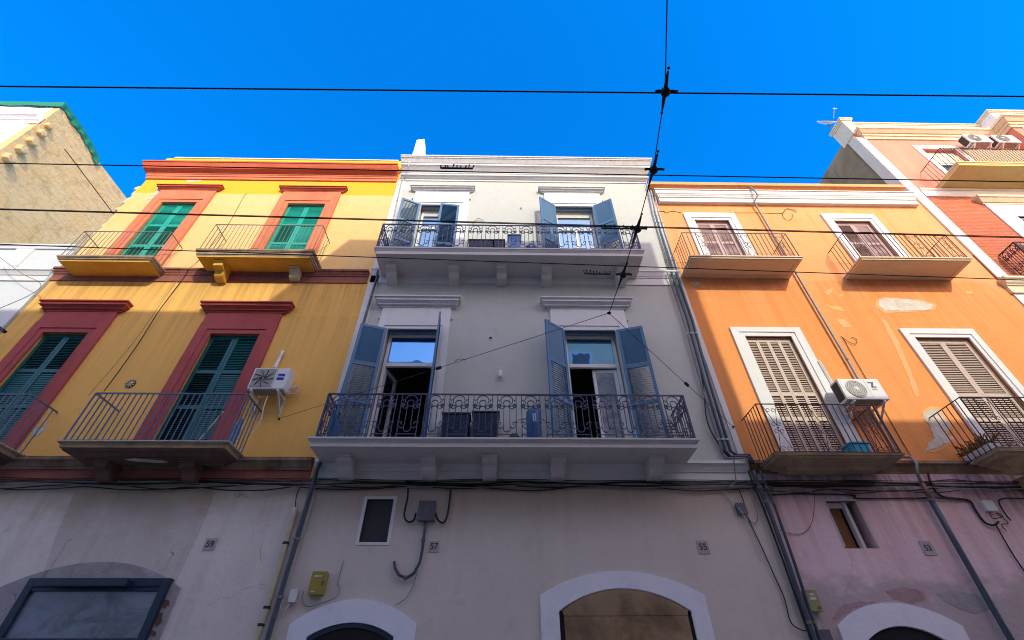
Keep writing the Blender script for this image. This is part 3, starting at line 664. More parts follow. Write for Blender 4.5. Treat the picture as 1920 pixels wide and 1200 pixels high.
# ground floor
gw = surround(-2.59, -2.09, 3.95, 4.71, .06, .05, 0, M['trimwhite'], wb, step=False, proud=.012)
MB().box(-2.65, -2.03, -.012, .0, 3.90, 3.95).build('sill', M['trimwhite'], gw)
MB().box(-2.60, -2.08, .06, .10, 3.93, 4.73).build('insect_screen', M['screen'], gw)
a1 = arch_frame(-3.42, -1.40, 2.72, .34, -3.10, -1.73, 2.55, .19, -.035, .0).build('arch_surround', M['arch'], wb)
MB().ext([(-3.09, .15)] + arch_pts(-3.09, -1.74, 2.54, .19) + [(-1.74, .15)], -.006, .004).build('door', M['dark'], wb)
arch_frame(-3.095, -1.735, 2.545, .19, -3.02, -1.81, 2.50, .17, -.020, -.006).build('door_frame', M['navy'], wb)
a2 = arch_frame(.62, 3.39, 3.12, .36, .92, 3.11, 2.89, .33, -.035, .0).build('arch_surround', M['arch'], wb)
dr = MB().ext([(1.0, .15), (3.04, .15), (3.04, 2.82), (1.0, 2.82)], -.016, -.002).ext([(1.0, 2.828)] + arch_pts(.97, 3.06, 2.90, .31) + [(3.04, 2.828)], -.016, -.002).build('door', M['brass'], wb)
MB().ext([(.925, .15)] + arch_pts(.925, 3.105, 2.885, .325) + [(3.105, .15)], -.001, .004).build('door_backing', M['dark'], wb)
# ------------------------------------------------------------------ orange building
ob = thing('orange_building', 'orange plastered building with white window frames and peeling patches', 'building', (9.5, .03, 0))
OY = .03
O1, O2, O3, O4 = (6.04, 7.14), (10.57, 11.75), (6.03, 7.21), (10.36, 11.76)
holes = [(a-.03, b+.03, z, t+.03) for (a, b), z, t in ((O1, 10.98, 13.58), (O2, 10.98, 13.62), (O3, 5.40, 8.79), (O4, 5.40, 8.79))]
wall(4.94, 14.03, 5.06, 15.30, OY, holes, 12).build('wall', M['orange'], ob)
wall(4.94, 14.03, .14, 5.058, OY, [(6.18, 6.82, 3.86, 4.74)], 12).build('ground_floor_wall', M['ground_o'], ob)
MB().mould(5.22, 13.66, [(14.42,14.62,.13,.13), (14.62,14.66,.11,.11), (14.66,14.73,.15,.15), (14.73,14.79,.16,.19), (14.79,14.98,.20,.20), (14.98,15.02,.23,.23)], y=OY).build('cornice', M['trimwhite'], ob)
MB().mould(5.15, 13.40, [(15.10,15.16,.05,.10), (15.16,15.20,.12,.26), (15.20,15.35,.28,.28)], y=OY, er=1).build('eaves', M['orange'], ob)
MB().mould(4.97, 14.0, [(5.24,5.29,.03,.05), (5.29,5.40,.06,.13), (5.40,5.46,.16,.16)], y=OY, el=0, er=0).build('string_course', M['moss'], ob)
MB().mould(4.97, 14.0, [(5.06,5.236,.02,.02)], y=OY, el=0, er=0).build('string_course', M['ground_o'], ob)
def owin(x0, x1, z0, z1, jw, hw, n, m, tl, rails=(.36, .62)):
    w = surround(x0, x1, z0, z1, jw, hw, OY, M['trimwhite'], ob, proud=.03)
    wd = (x1-x0-.08)/n
    for k in range(n):
        leaf(x0+.04+wd*k, OY+.11, z0+.03, z1-.05, wd-.004, 1, 0, rails, tl[k], .05).build('shutter', M[m], w)
    MB().box(x0, x0+.04, OY+.06, OY+.12, z0, z1).box(x1-.04, x1, OY+.06, OY+.12, z0, z1).box(x0+.04, x1-.04, OY+.06, OY+.12, z1-.045, z1).build('frame', M[m], w)
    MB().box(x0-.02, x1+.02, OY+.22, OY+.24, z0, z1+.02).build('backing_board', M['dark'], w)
    return w
owin(*O1, 10.98, 13.58, .29, .35, 2, 'mauve', ((50, 52, 50), (50, 56, 50)))
owin(*O2, 10.98, 13.62, .29, .34, 2, 'mauve', ((20, 15, 12), (62, 62, 62)))
owin(*O3, 5.40, 8.79, .31, .27, 4, 'taupe', ((42, 42, 42),)*4, (.33, .52))
owin(*O4, 5.40, 8.79, .26, .27, 2, 'taupe', ((42, 42, 42),)*2, (.33, .52))
def obalc(x0, x1, zt, zb, yf, rz1, panels, mat, flat=True):
    h = zt-zb
    b = MB().mould(x0, x1, [(zb,zb+h*.55,0,0), (zb+h*.55,zt,.03,.03)], y=yf, yb=OY-yf-.002).build('balcony', M['slaborange'], ob)
    if flat:
        mb = MB(); e = .10
        for a, b_, c, d in ((x0+.03,x1-.03,yf+.03,yf+.03+e), (x0+.03,x1-.03,-.10,-.02), (x0+.03,x0+.03+e,yf+.03+e,-.10), (x1-.03-e,x1-.03,yf+.03+e,-.10)): mb.box(a, b_, c, d, zb-.018, zb-.001)
        mb.build('soffit_border', M['slaborange'], b)
    rail_scroll(x0+.02, x1-.02, yf+.02, zt, rz1, OY-.01, .125, panels).build('railing', M[mat], b)
    return b
obalc(5.0, 8.03, 10.985, 10.89, -.72, 12.0, (5.55, 6.75, 7.75), 'railbrown')
obalc(9.65, 12.68, 10.985, 10.89, -.73, 12.03, (9.95, 11.6, 12.45), 'railbrown')
b = MB().mould(5.12, 7.62, [(5.16,5.22,-.35,-.30), (5.22,5.27,-.24,-.10), (5.27,5.31,-.04,-.02), (5.31,5.35,0,.02)], y=-.70, yb=.60).build('balcony', M['slab'], ob)
rail_scroll(5.16, 7.60, -.68, 5.35, 6.42, OY-.01, .125, (5.42, 6.35, 7.30), ).build('railing', M['railpurple'], b)
b = MB().mould(9.32, 12.6, [(5.10,5.18,-.45,-.40), (5.18,5.26,-.36,-.16), (5.26,5.32,-.06,-.02), (5.32,5.38,0,.02)], y=-.88, yb=.60).build('balcony', M['slab'], ob)
rail_scroll(9.34, 12.58, -.86, 5.38, 6.50, OY-.01, .125, (9.75, 11.0, 12.2)).build('railing', M['railpurple'], b)
bracket(10.3, .28, 4.86, 5.10, .30, .42, M['slab'], b, OY)
for pts, m in (([(1648,563),(1660,559),(1720,563),(1748,571),(1745,580),(1700,583),(1660,583),(1648,573)], 'bare'),
               ([(1732,775),(1745,768),(1760,770),(1782,800),(1775,815),(1790,822),(1760,838),(1735,846),(1740,832),(1752,822),(1745,800),(1735,790)], 'bare'),
               ([(1296,530),(1308,528),(1315,535),(1300,537)], 'bare')):
    cx_, cy_ = sum(p[0] for p in pts)/len(pts), sum(p[1] for p in pts)/len(pts)
    blob(0, 0, [(cx_+(p[0]-cx_)*1.13+random.uniform(-2,2), cy_+(p[1]-cy_)*1.16+random.uniform(-2,2)) for p in pts], OY-.001, M.get('bareorange') or M.setdefault('bareorange', plaster('worn_orange_paint', (.82,.42,.165,1), (.83,.45,.20,1), 2.5, .2)), ob, t=.004)
    blob(0, 0, pts, OY-.006, M[m], ob)
for pts in ([(1545,548),(1560,540),(1562,548),(1552,553)], [(1572,552),(1582,550),(1578,560)], [(1547,572),(1575,575),(1585,584),(1560,580)], [(1568,600),(1580,598),(1598,612),(1582,615)], [(1652,598),(1662,602),(1684,640),(1706,690),(1724,742),(1716,744),(1696,692),(1674,642)], [(1810,545),(1822,545),(1824,552),(1812,552)]):
    blob(0, 0, pts, OY-.002, M['bareorange'] if 'bareorange' in M else M.setdefault('bareorange', plaster('worn_orange_paint', (.82,.42,.165,1), (.83,.45,.20,1), 2.5, .2)), ob, t=.003)
gw = surround(6.21, 6.79, 3.89, 4.71, .035, .035, OY, M['lilac'], ob, step=False, proud=.008)
MB().box(6.20, 6.56, OY+.20, OY+.22, 3.88, 4.72).build('board', M['woodboard'], gw)
mb = MB().box(6.60, 6.66, OY+.10, OY+.2, 3.88, 4.72).box(6.20, 6.60, OY+.15, OY+.2, 4.62, 4.72); mb.build('frame', M['pvc'], gw)
arch_frame(5.47, 7.53, 2.68, .33, 5.80, 7.20, 2.44, .24, OY-.04, OY).build('arch_surround', M['arch'], ob)
MB().ext([(5.81, .15)] + arch_pts(5.81, 7.19, 2.43, .24) + [(7.19, .15)], OY-.006, OY+.004).build('door', M['dark'], ob)

# ------------------------------------------------------------------ red building on the right
rb = thing('red_building', 'tall salmon red building with cream cornice at the right edge', 'building', (19, 0, 0))
rh = [(16.20, 17.62, 15.55, 18.32)]
wall(14.05, 34, 15.02, 19.6, 0, rh, 14).build('wall', M['red'], rb)
wall(14.05, 34, 10.9, 15.018, 0, [(16.75, 18.2, 10.95, 13.95)], 14).build('lower_wall', M['redlow'], rb)
wall(14.05, 34, .14, 10.898, 0, [], 14).build('base_wall', M['trimwhite'], rb)
MB().box(14.045, 14.40, -.03, 0, 11.0, 19.1).build('quoin', M['trimwhite'], rb)
MB().box(14.038, 14.05, .34, 14, 12, 19.58).build('side_wall', M['greystone'], rb)
MB().box(14.035, 14.05, .0, .34, 12, 19.58).build('corner_strip', M['cream'], rb)
MB().mould(14.42, 19.9, [(18.98,19.12,.05,.08), (19.12,19.22,.12,.14), (19.22,19.34,.18,.30), (19.34,19.44,.32,.34), (19.44,19.5,.26,.2)], er=0).build('cornice', M['cream'], rb)
MB().box(14.06, 33.9, -.02, .3, 19.602, 20.2).build('parapet', M['trimwhite'], rb)
MB().mould(14.06, 19.9, [(20.202,20.26,.05,.06), (20.26,20.32,.09,.09)], yb=.4, er=0).build('parapet_capping', M['cream'], rb)
mb = MB().box(14.0, 14.42, -.12, .55, 19.3, 20.35); mb.mould(14.0, 14.42, [(20.35,20.42,.03,.05), (20.42,20.50,.07,.07)], y=-.12, yb=.70); mb.build('corner_pier', M['cream'], rb)
# projecting bay at the far right
MB().box(19.92, 33.9, -.55, -.002, 15.1, 19.0).build('bay', M['red'], rb)
MB().box(20.3, 33.9, -.58, -.551, 15.1, 19.0).build('bay_pilaster', M['trimwhite'], rb)
MB().mould(19.9, 33.9, [(19.002,19.14,.05,.08), (19.14,19.24,.12,.14), (19.24,19.38,.18,.30), (19.38,19.50,.34,.34)], y=-.55, yb=.57).build('bay_cornice', M['cream'], rb)
MB().box(19.9, 33.9, -.55, -.022, 19.502, 20.30).build('bay_parapet', M['trimwhite'], rb)
MB().mould(19.9, 33.9, [(20.302,20.36,.04,.05), (20.36,20.44,.09,.09)], y=-.55, yb=.6).build('bay_capping', M['cream'], rb)
w = surround(16.22, 17.60, 15.55, 18.30, .22, .24, 0, M['trimwhite'], rb, step=False, proud=.03)
MB().box(16.22, 17.60, .14, .20, 18.02, 18.30).box(16.22, 16.30, .14, .20, 15.6, 18.02).box(16.22, 17.60, .12, .20, 17.35, 17.45).build('frame', M['pvc'], w)
MB().box(16.3, 17.6, .10, .13, 17.45, 18.02).build('roller_blind', M['cream'], w)
pane(16.30, 17.60, 15.6, 17.35, .17, M['glass'], w)
MB().mould(14.42, 30, [(15.0,15.06,.04,.06), (15.06,15.34,.05,.05), (15.34,15.42,.08,.10)], el=0).build('string_course', M['trimwhite'], rb)
MB().mould(14.03, 30, [(10.36,10.62,.05,.05), (10.62,10.68,.08,.10), (10.68,10.80,.12,.18), (10.80,10.88,.20,.20)], el=.3).build('string_course', M['cream'], rb)
w = surround(16.77, 18.18, 10.95, 13.93, .62, .62, 0, M['trimwhite'], rb, step=False, proud=.04)
MB().mould(16.15, 18.8, [(14.56,14.62,.05,.06), (14.62,14.76,.09,.20), (14.76,14.84,.22,.24)]).build('hood', M['cream'], w)
for k in (0, 1): leaf(16.78+.70*k, .08, 11.0, 13.92, .69, 1, 0, (.4, .7), (35, 35, 30), .07).build('shutter', M['lilac'], w)
b = MB().mould(15.15, 30, [(15.44,15.50,-.01,-.01), (15.50,15.55,.0,.02), (15.55,15.60,.04,.04)], y=-.97, yb=.96).build('balcony', M['ochresoffit'], rb)
rail_simple(15.17, 29.9, -.97, 15.60, 16.55, -.01, .0085, .12).build('railing', M['railbrown'], b)
MB().box(16.0, 29.8, -.945, -.93, 15.62, 16.50).build('reed_screen', M['reed'], b)
b = MB().mould(14.75, 30, [(10.92,11.02,0,0.02)], y=-.55, yb=.54).build('balcony', M['railpurple'], rb)
rail_fancy(14.78, 19.6, -.53, 11.02, 11.95, -.01, 10).build('railing', M['railpurple'], b)

# ------------------------------------------------------------------ buildings at the left
lb = thing('low_building', 'low pale blue white building wedged between stone gable and yellow house', 'building', (-15.6, 0, 0))
wall(-18.86, -12.42, .14, 11.95, 0, [(-16.0, -14.3, 6.2, 10.1)], 11).build('wall', M['pale'], lb)
MB().mould(-18.84, -12.44, [(10.50,10.70,.03,.03), (10.70,10.74,.05,.06), (10.74,10.84,.06,.10), (10.84,10.90,.12,.12)], el=0, er=0).build('string_course', M['trimwhite'], lb)
MB().mould(-18.84, -12.44, [(11.80,11.90,.04,.06), (11.90,11.96,.08,.08)], el=0, er=0).build('capping', M['trimwhite'], lb)
MB().box(-14.05, -13.55, -.05, 0, 10.92, 11.78).build('pilaster', M['trimwhite'], lb)
w = surround(-15.98, -14.32, 6.2, 10.08, .35, .3, 0, M['trimwhite'], lb)
MB().box(-15.98, -14.32, .15, .2, 6.2, 10.08).build('shutter', M['lilac'], w)
sb = thing('stone_building', 'tall building with bare sandstone gable and green netting along its roof', 'building', (-24, 0, 0))
GX = -18.9
def PX(px, py, X):
    d = rt*((px-960)/853.0) + up*((600-py)/853.0) + fw
    return CAM + d*((X-CAM.x)/d.x)
ga, gb, gc, gd = PX(104, 196, GX), PX(152, 268, GX), PX(172, 290, GX), PX(236, 384, GX)
wall(-34, GX, .14, ga.z-.02, 0, [(-23.4, -22, 15, 18.5)], 14, top=True).build('wall', M['arch'], sb)
ztop = 20.6
prof = [(.02, .2), (.02, ga.z-.1), (gb.y, gb.z), (gb.y+.02, gc.z-.25), (gd.y, gd.z), (14.5, gd.z), (14.5, .2)]
mb = MB(); n = len(prof)
mb.add([(GX+.005, y, z) for y, z in prof]+[(GX+.30, y, z) for y, z in prof], [list(range(n)), list(range(2*n-1, n-1, -1))]+[(i, (i+1)%n, (i+1)%n+n, i+n) for i in range(n)])
mb.build('gable_wall', M['sand'], sb)
for (px, py, k) in ((8, 292, .75), (32, 276, .7), (53, 261, .7), (72, 246, .6), (86, 233, .55)):
    q = PX(px, py, GX+.3)                                       # ragged bonding stones left in the gable
    MB().extx([(q.y-.10*k, q.z+.16*k), (q.y+.30*k, q.z+.20*k), (q.y+.42*k, q.z-.02), (q.y+.20*k, q.z-.26*k), (q.y-.04, q.z-.18*k)], GX+.25, GX+.3+.30*k).build('toothing_stone', M['sand'], sb, bevel=.05)
mb = MB().mould(-34, GX+.30, [(19.35,19.5,.03,.06), (19.5,19.62,.10,.22), (19.62,19.8,.25,.25)], er=.0); mb.build('cornice', M['arch'], sb)
# net: draped strip over the roof edge with a wavy hem
mb = MB(); path = [(-33.0, -.08, ga.z+.0), (-22.0, -.08, ga.z+.0), (GX+.36, -.08, ga.z+.0), (GX+.36, gb.y*.5, (ga.z+gb.z)/2+.05), (GX+.36, gb.y, gb.z+.05), (GX+.38, (gb.y+gc.y)/2+.5, gb.z-.2)]
pts = []
for i in range(len(path)-1):
    a, c = Vector(path[i]), Vector(path[i+1])
    for k in range(10): pts.append(a.lerp(c, k/10))
pts.append(Vector(path[-1])); vs = []; fs = []
for i, p in enumerate(pts):
    w_ = .015*math.sin(i*1.7)+.02*math.sin(i*.6); o_ = Vector((.03*math.sin(i*1.3), -.03*math.cos(i*1.1), 0))
    vs += [p+Vector((0,0,.13+w_*.3)), p+o_*.5+Vector((0,0,.0)), p+o_+Vector((0,0,-.20+w_*2))]
for i in range(len(pts)-1):
    for k in (0, 1): fs.append((i*3+k, i*3+k+1, i*3+3+k+1, i*3+3+k))
net = MB().add(vs, fs).build('netting', M['net'], sb)
so_ = net.modifiers.new('thickness', 'SOLIDIFY'); so_.thickness = .02
q0, q1 = PX(121, 279, GX+.31), PX(214, 402, GX+.31)
MB().tube([q0, q1], .014, 6).build('pipe', M['brownwire'], sb)

# ------------------------------------------------------------------ houses across the street (they cast the shade and show in the panes)
def opposite(name, label, x0, x1, h, depth, c, wins):
    t = thing(name, label, 'building', ((x0+x1)/2, -12, 0))
    mb = MB().box(x0, x1, -12-depth, -12, .14, h); mb.build('wall', c, t)
    MB().box(x0+.02, x1-.02, -12, -11.93, h-.5, h-.3).build('cornice', M['trimwhite'], t)
    for x in (x0+1.8, x0+4.6, x0+7.4):
        if x+1.2 < x1 and x1-x0 < 12:
            a_ = arch_frame(x-1.2, x+1.2, 2.7, .4, x-.95, x+.95, 2.6, .3, -11.96, -12.0).build('arch_surround', M['arch'], t)
            MB().ext([(x-.94, .15)] + arch_pts(x-.94, x+.94, 2.6, .3) + [(x+.94, .15)], -11.99, -11.985).build('door', M['navy'], a_)
    for x, z in wins:
        f = MB().box(x-.7, x+.7, -12, -11.95, z-.1, z+2.8).build('window', M['trimwhite'], t)
        MB().box(x-.5, x+.5, -11.95, -11.93, z, z+2.6).build('shutter', M['greendark'], f)
        b = MB().box(x-1.1, x+1.1, -12, -11.3, z-.3, z-.12).build('balcony', M['slab'], t)
        rail_simple(x-1.05, x+1.05, -11.35, z-.12, z+.85, -11.99, .01, .2).build('railing', M['railgrey'], b)
opposite('facing_house', 'tallest cream house across the street whose shade falls on the white building', -.26, 8.84, 19.84, 6, M['cream'], [(x, z) for x in (1.6, 4.4, 7.2) for z in (5, 9.8, 14.8)])
opposite('facing_house', 'long pale house across the street left of the tallest cream one', -40, -.27, 16.9, 9, M['pale'], [(x, z) for x in (-3, -6.5, -10) for z in (5, 9.8)])
opposite('facing_house', 'narrow sandstone house across the street right of the tallest cream one', 8.85, 9.72, 18.0, 6, M['bare'], [])
opposite('facing_house', 'lower grey house across the street at the far right of the row', 9.73, 45, 13.9, 9, M['ground_w'], [(x, z) for x in (12, 16) for z in (5, 9.5)])

# ------------------------------------------------------------------ overhead tram wires
def PZ(px, py, z):
    d = rt*((px-960)/853.0) + up*((600-py)/853.0) + fw
    return CAM + d*((z-CAM.z)/d.z)
WZ = 6.5
def wire(label, p0, p1, r, dz=0, dy=0):
    a, b = PZ(*p0, WZ), PZ(*p1, WZ); d = (b-a).normalized(); a2, b2 = a-d*34, b+d*34
    o = MB().tube([a2+Vector((0,dy,dz)), a+Vector((0,dy,dz)), b+Vector((0,dy,dz)), b2+Vector((0,dy,dz))], r, 6).build('overhead_wire', M['wire'])
    return tag(o, label, 'wire', 'overhead wires along the street')
wire('topmost overhead wire crossing open blue sky', (0,162), (1920,181), .0085)
wire('overhead wire just under the rooftop cornices, second from the top', (0,306), (1920,341), .0075)
wire('overhead wire of two strands at the upper balcony railing, thicker strand', (0,393), (1920,446), .007)
wire('thin upper strand of the paired overhead wire at the upper balcony', (0,390), (1920,443), .005, .012, .02)
wire('lowest overhead wire, crossing under the upper white balcony', (0,458), (1920,525), .007)
J = [PZ(1252,-60,6.62), PZ(1247,171,6.5), PZ(1225,317,6.5), PZ(1195,428,6.5), PZ(1168,514,6.5), PZ(1142,587,6.5)]
mb = MB(); far = J[0]+(J[0]-J[1])*4.2; far.z = 7.6
mb.tube([far, J[0]]+J[1:], .0065, 5)
tag(mb.build('span_wire', M['wire']), 'black span wire running across the street through four insulated hangers', 'wire')
def along(a, b, t): return a+(b-a)*t
LAB = ['insulated hanger on the topmost wire against open sky', 'insulated hanger at the roof corner of the white building', 'insulated hanger in front of the upper ornate railing', 'insulated hanger under the right end of the upper white balcony']
for k in range(4):
    c = J[k+1]; dirn = (J[k]-J[k+1]).normalized() if k else (J[1]-J[2]).normalized(); dn = (J[k+2]-J[k+1]).normalized()
    t = thing('wire_hanger', LAB[k], 'wire hanger', c, 'insulated hangers along the span wire')
    MB().lathe(c+Vector((0,0,-.02)), [(.02,-.035),(.046,-.026),(.050,.012),(.038,.042),(.018,.055)], 'Z', 10).build('body', M['wire'], t, smooth=True)
    MB().tube([c+Vector((-.10,0,-.01)), c+Vector((-.07,0,.0)), c+Vector((.10,0,0)), c+Vector((.13,0,-.01))], .017, 6).build('clamp', M['wire'], t)
    for d in (-dn, dn):
        MB().tube([c+d*.03, c+d*.10, c+d*.17, c+d*.20], .023, 8, r2=.008).build('insulator', M['wire'], t)
        MB().ball(c+d*.225, .016).build('shackle', M['wire'], t)
mb = MB().lathe(J[5]+Vector((0,0,-.006)), [(.030,0),(.036,.006),(.030,.012),(.020,.012),(.016,.006),(.020,0)], 'Z', 10)
tag(mb.build('bridle_ring', M['wire']), 'small black ring joining the span wire to two stay wires', 'ring')
AL, AR = P(523,785,-.02), P(1375,800,-.04)
for b, tt, lab in ((AL, .447, 'thin stay wire from the ring to the yellow wall'), (AR, .556, 'thin stay wire from the ring down to the white building corner')):
    t = thing('stay_wire', lab, 'wire', J[5], 'stay wires of the span')
    MB().tube([J[5], along(J[5], b, .5)-Vector((0,0,.01)), b], .005, 5).build('cable', M['wire'], t)
    q = along(J[5], b, tt)-Vector((0,0,.01)); d = (b-J[5]).normalized()
    MB().tube([q-d*.05, q-d*.035, q+d*.035, q+d*.05], .030, 8).build('insulator', M['wire'], t)
    MB().ball(b, .025).build('anchor', M['wire'], t)
q = along(J[5], AL, .385); mb = MB().tube([q+Vector((-.09,0,-.02)), q+Vector((-.04,0,.035)), q+Vector((.03,0,.04)), q+Vector((.12,0,.015))], .007, 5)
tag(mb.build('green_tie', M['green_cable']), 'green tie curled over the left stay wire', 'cable tie')
for (pa, pb, lab) in (((826,315),(886,316),'spiky clip on the second wire before the white cornice'), ((1096,513),(1144,514),'spiky clip on the lowest wire beside its hanger'), ((1128,428),(1192,429),'spiky clip on the paired wire before the right blue shutter')):
    a, b = PZ(*pa, 6.51), PZ(*pb, 6.51); mb = MB().tube([a, b], .012, 4); L = (b-a)
    for k in range(9):
        c = a+L*(k/8); e = c+Vector((random.uniform(-.02,.02), -.01, random.uniform(.02,.07))); mb.tube([c, e], .007, 4); mb.ball(e, .011, 1, 1, 5, 4)
    tag(mb.build('spiked_clip', M['wire']), lab, 'wire clip', 'spiky clips on the wires')

# ------------------------------------------------------------------ pipes and cables on the fronts
def pipe(name, pts, r, m, label, cat='pipe', clamps=(), group=None, cm='railgrey', cr=1.35):
    "pts = (px, py, Y) pixels on the plane Y"
    q = [P(*p) for p in pts]; t = thing(name, label, cat, q[0], group)
    MB().tube(q, r, 8).build('tube', M[m], t, smooth=True)
    for c in clamps:
        i = min(int(c*(len(q)-1)), len(q)-2); f = c*(len(q)-1)-i; p = q[i].lerp(q[i+1], f); d = (q[i+1]-q[i]).normalized()
        MB().tube([p-d*.02, p+d*.02], r*cr, 8).build('clamp', M[cm], t)
    return t
def cable(label, pts, r, m, cat='cable', group=None, sag=0.0, name='cable'):
    q = [P(*p) for p in pts]; out = []
    for i in range(len(q)-1):                                     # Catmull-Rom smoothing
        p0, p1, p2, p3 = q[max(i-1,0)], q[i], q[i+1], q[min(i+2,len(q)-1)]
        for k in range(6):
            u = k/6; out.append(.5*((2*p1)+(p2-p0)*u+(2*p0-5*p1+4*p2-p3)*u*u+(3*p1-p0-3*p2+p3)*u**3))
    out.append(q[-1])
    return tag(MB().tube(out, r, 5).build(name, M[m]), label, cat, group)
pipe('conduit', [(709,506,-.09),(706,522,-.09),(680,610,-.09),(641,735,-.09),(603,862,-.09)], .030, 'bluepipe', 'slate blue conduit between yellow and white fronts, first floor', clamps=(.35,.62,.8))
pipe('conduit', [(757,322,-.06),(736,417,-.06),(712,500,-.06)], .022, 'zinc', 'pale conduit up the white corner strip, second floor', clamps=(.3,.7))
pipe('downpipe', [(604,858,-.17),(596,876,-.14),(588,905,-.09),(545,1050,-.09),(502,1196,-.09),(440,1400,-.09)], .040, 'bluepipe', 'black downpipe between grey and beige ground floors', clamps=(.55,.7), cr=1.5)
pipe('cable_duct', [(554,952,-.07),(551,964,-.07),(527,1050,-.07),(497,1150,-.07),(480,1200,-.07),(440,1330,-.07)], .050, 'creampipe', 'cream plastic duct left of the black downpipe', clamps=(.33,.58,.69), cm='black', cr=1.1)
cable('two thin wires leaving the top of the cream duct', [(566,905,-.04),(556,930,-.05),(554,953,-.07)], .010, 'black')
for k, (dx, m, r, lab) in enumerate(((-5,'zinc',.022,'leftmost pale conduit beside the orange house'), (2,'zinc',.026,'thick pale conduit in the middle of the corner run'), (9,'zinc',.020,'right conduit hugging the orange edge'))):
    pipe('conduit', [(1215+dx*.7,340,-.06),(1228+dx*.8,398,-.06),(1262+dx,512,-.06)], r, m, lab+', second floor', clamps=(.25,.6,.9), group='conduits at the corner of white and orange, second floor')
for k, (dx, m, r, lab) in enumerate(((-9,'railgrey',.020,'thin grey conduit, leftmost of the first floor corner run'), (-1,'bluepipe',.034,'thick slate pipe in the first floor corner run'), (8,'bluepipe',.034,'second thick slate pipe, nearest the orange wall'))):
    pipe('conduit', [(1260+dx,510,-.16),(1266+dx,530,-.09),(1290+dx,600,-.09),(1322+dx,715,-.09),(1362+dx,846,-.09),(1372+dx*1.3,856-dx*.3,-.12),(1402+dx*.5,856-dx*.35,-.18),(1408+dx*.5,868,-.2)], r, m, lab, clamps=(.32,.55), group='conduits at the corner of white and orange, first floor', cm='zinc')
cable('loose black cable drooping beside the corner pipes', [(1270,545,-.05),(1300,640,-.08),(1318,720,-.06),(1326,790,-.09),(1352,840,-.06),(1366,856,-.1)], .014, 'black')
for k, (dx, r, m, lab) in enumerate(((0,.040,'bluepipe','thick dark pipe at the left of the mauve ground floor'), (13,.026,'bluepipe','thinner dark pipe right beside the thick one'), (-9,.018,'black','black cable left of the dark pipes'))):
    pipe('conduit', [(1412+dx,882,-.18),(1420+dx,905,-.12),(1440+dx,950,-.08),(1478+dx*.9,1055,-.08),(1510+dx*.8,1150,-.08),(1530+dx*.8,1205,-.08),(1590+dx,1380,-.08)], r, m, lab, clamps=(.2,.3,.72) if k < 2 else (), group='pipes at the left of the mauve wall', cm='railgrey')
pipe('downpipe', [(1405,350,-.22),(1414,356,-.28),(1421,366,-.28),(1414,379,-.10),(1424,396,-.06),(1533,580,-.06),(1590,676,-.06),(1640,765,-.06),(1686,848,-.06),(1694,857,-.08),(1708,857,-.17),(1718,868,-.22),(1720,888,-.22),(1727,905,-.12)], .030, 'pipegrey', 'long zinc downpipe down the orange front behind the condenser', clamps=(.36,.46,.61), cr=1.25)
pipe('downpipe', [(1727,905,-.11),(1748,940,-.08)], .046, 'copper', 'short rusty brown pipe under the ledge', clamps=(.9,))
pipe('downpipe', [(1746,938,-.08),(1790,1015,-.08),(1880,1172,-.08),(1960,1310,-.08)], .052, 'bluepipe', 'dark slate downpipe crossing the mauve wall')
cable('brown paired wire right of the zinc downpipe', [(1580,632,.01),(1600,668,.01),(1650,755,.01),(1700,842,.01),(1712,858,-.1)], .008, 'brownwire')
cable('brown wire loop beside the zinc downpipe', [(1576,630,.01),(1590,640,.0),(1604,645,.0),(1606,636,.0),(1596,632,.01)], .007, 'brownwire')
cable('thin wire with a ring loop on the orange wall', [(1375,399,.02),(1420,399,.02),(1465,400,.02),(1474,392,.01),(1490,393,.01),(1492,397,.01),(1476,391,.01),(1467,402,.01),(1474,412,.01),(1484,411,.01),(1486,402,.01)], .007, 'brownwire')
cable('brown wire hooked left of the orange top window', [(1228,397,.02),(1244,396,.02),(1248,399,.01),(1260,396,.02),(1278,399,.02)], .008, 'brownwire')
cable('long dark cable down the yellow wall between its window columns', [(352,506,-.13),(345,520,-.04),(300,580,-.01),(262,640,-.01),(222,697,-.01),(195,733,-.01)], .009, 'black')
cable('thin cable rising from the upper yellow string course', [(462,362,-.01),(455,372,-.01),(425,425,-.01),(380,480,-.01),(352,506,-.13)], .007, 'brownwire')
cable('faint second cable on the yellow wall left of the dark one', [(340,515,-.06),(318,545,-.01),(250,642,-.01),(165,742,-.01)], .004, 'railgrey')
LINES = [(905,-.06,.020,'black','thick black cable strapped along the ground floor band'), (900,-.05,.011,'brownwire','brown cable just above the thick black one'),
         (911,-.05,.012,'black','slack black cable sagging below the band'), (908,-.09,.008,'greycable','thin grey cable in front of the black ones'), (896,-.05,.007,'black','thinnest black cable, topmost along the band')]
for k, (py, Y, r, m, lab) in enumerate(LINES):
    pts = []
    for i, px in enumerate(range(-200, 2201, 100)):
        s_ = {0:2, 1:2, 2:5, 3:3, 4:1}[k]; pts.append((px, py + px*.0035 + s_*math.sin(i*1.9+k*2.1) + random.uniform(-1,1), Y))
    cable(lab, pts, r, m, group='cables along the ground floor band')
cable('white cable beside the black downpipe down to the white box', [(590,905,-.06),(588,930,-.05),(570,995,-.05),(548,1060,-.05),(530,1110,-.05),(525,1136,-.05),(532,1145,-.05),(543,1130,-.06)], .010, 'whitecable')
cable('thin cable from the ochre box over the left arch', [(570,1108,-.05),(567,1125,-.05),(576,1137,-.05),(600,1132,-.05),(632,1118,-.05),(636,1100,-.03),(633,1095,-.03),(641,1062,-.03),(644,1052,-.02)], .008, 'greycable')
cable('thin cable from the arch up towards the hanging hose', [(740,1135,-.04),(760,1122,-.03),(774,1100,-.03),(783,1070,-.03)], .007, 'greycable')
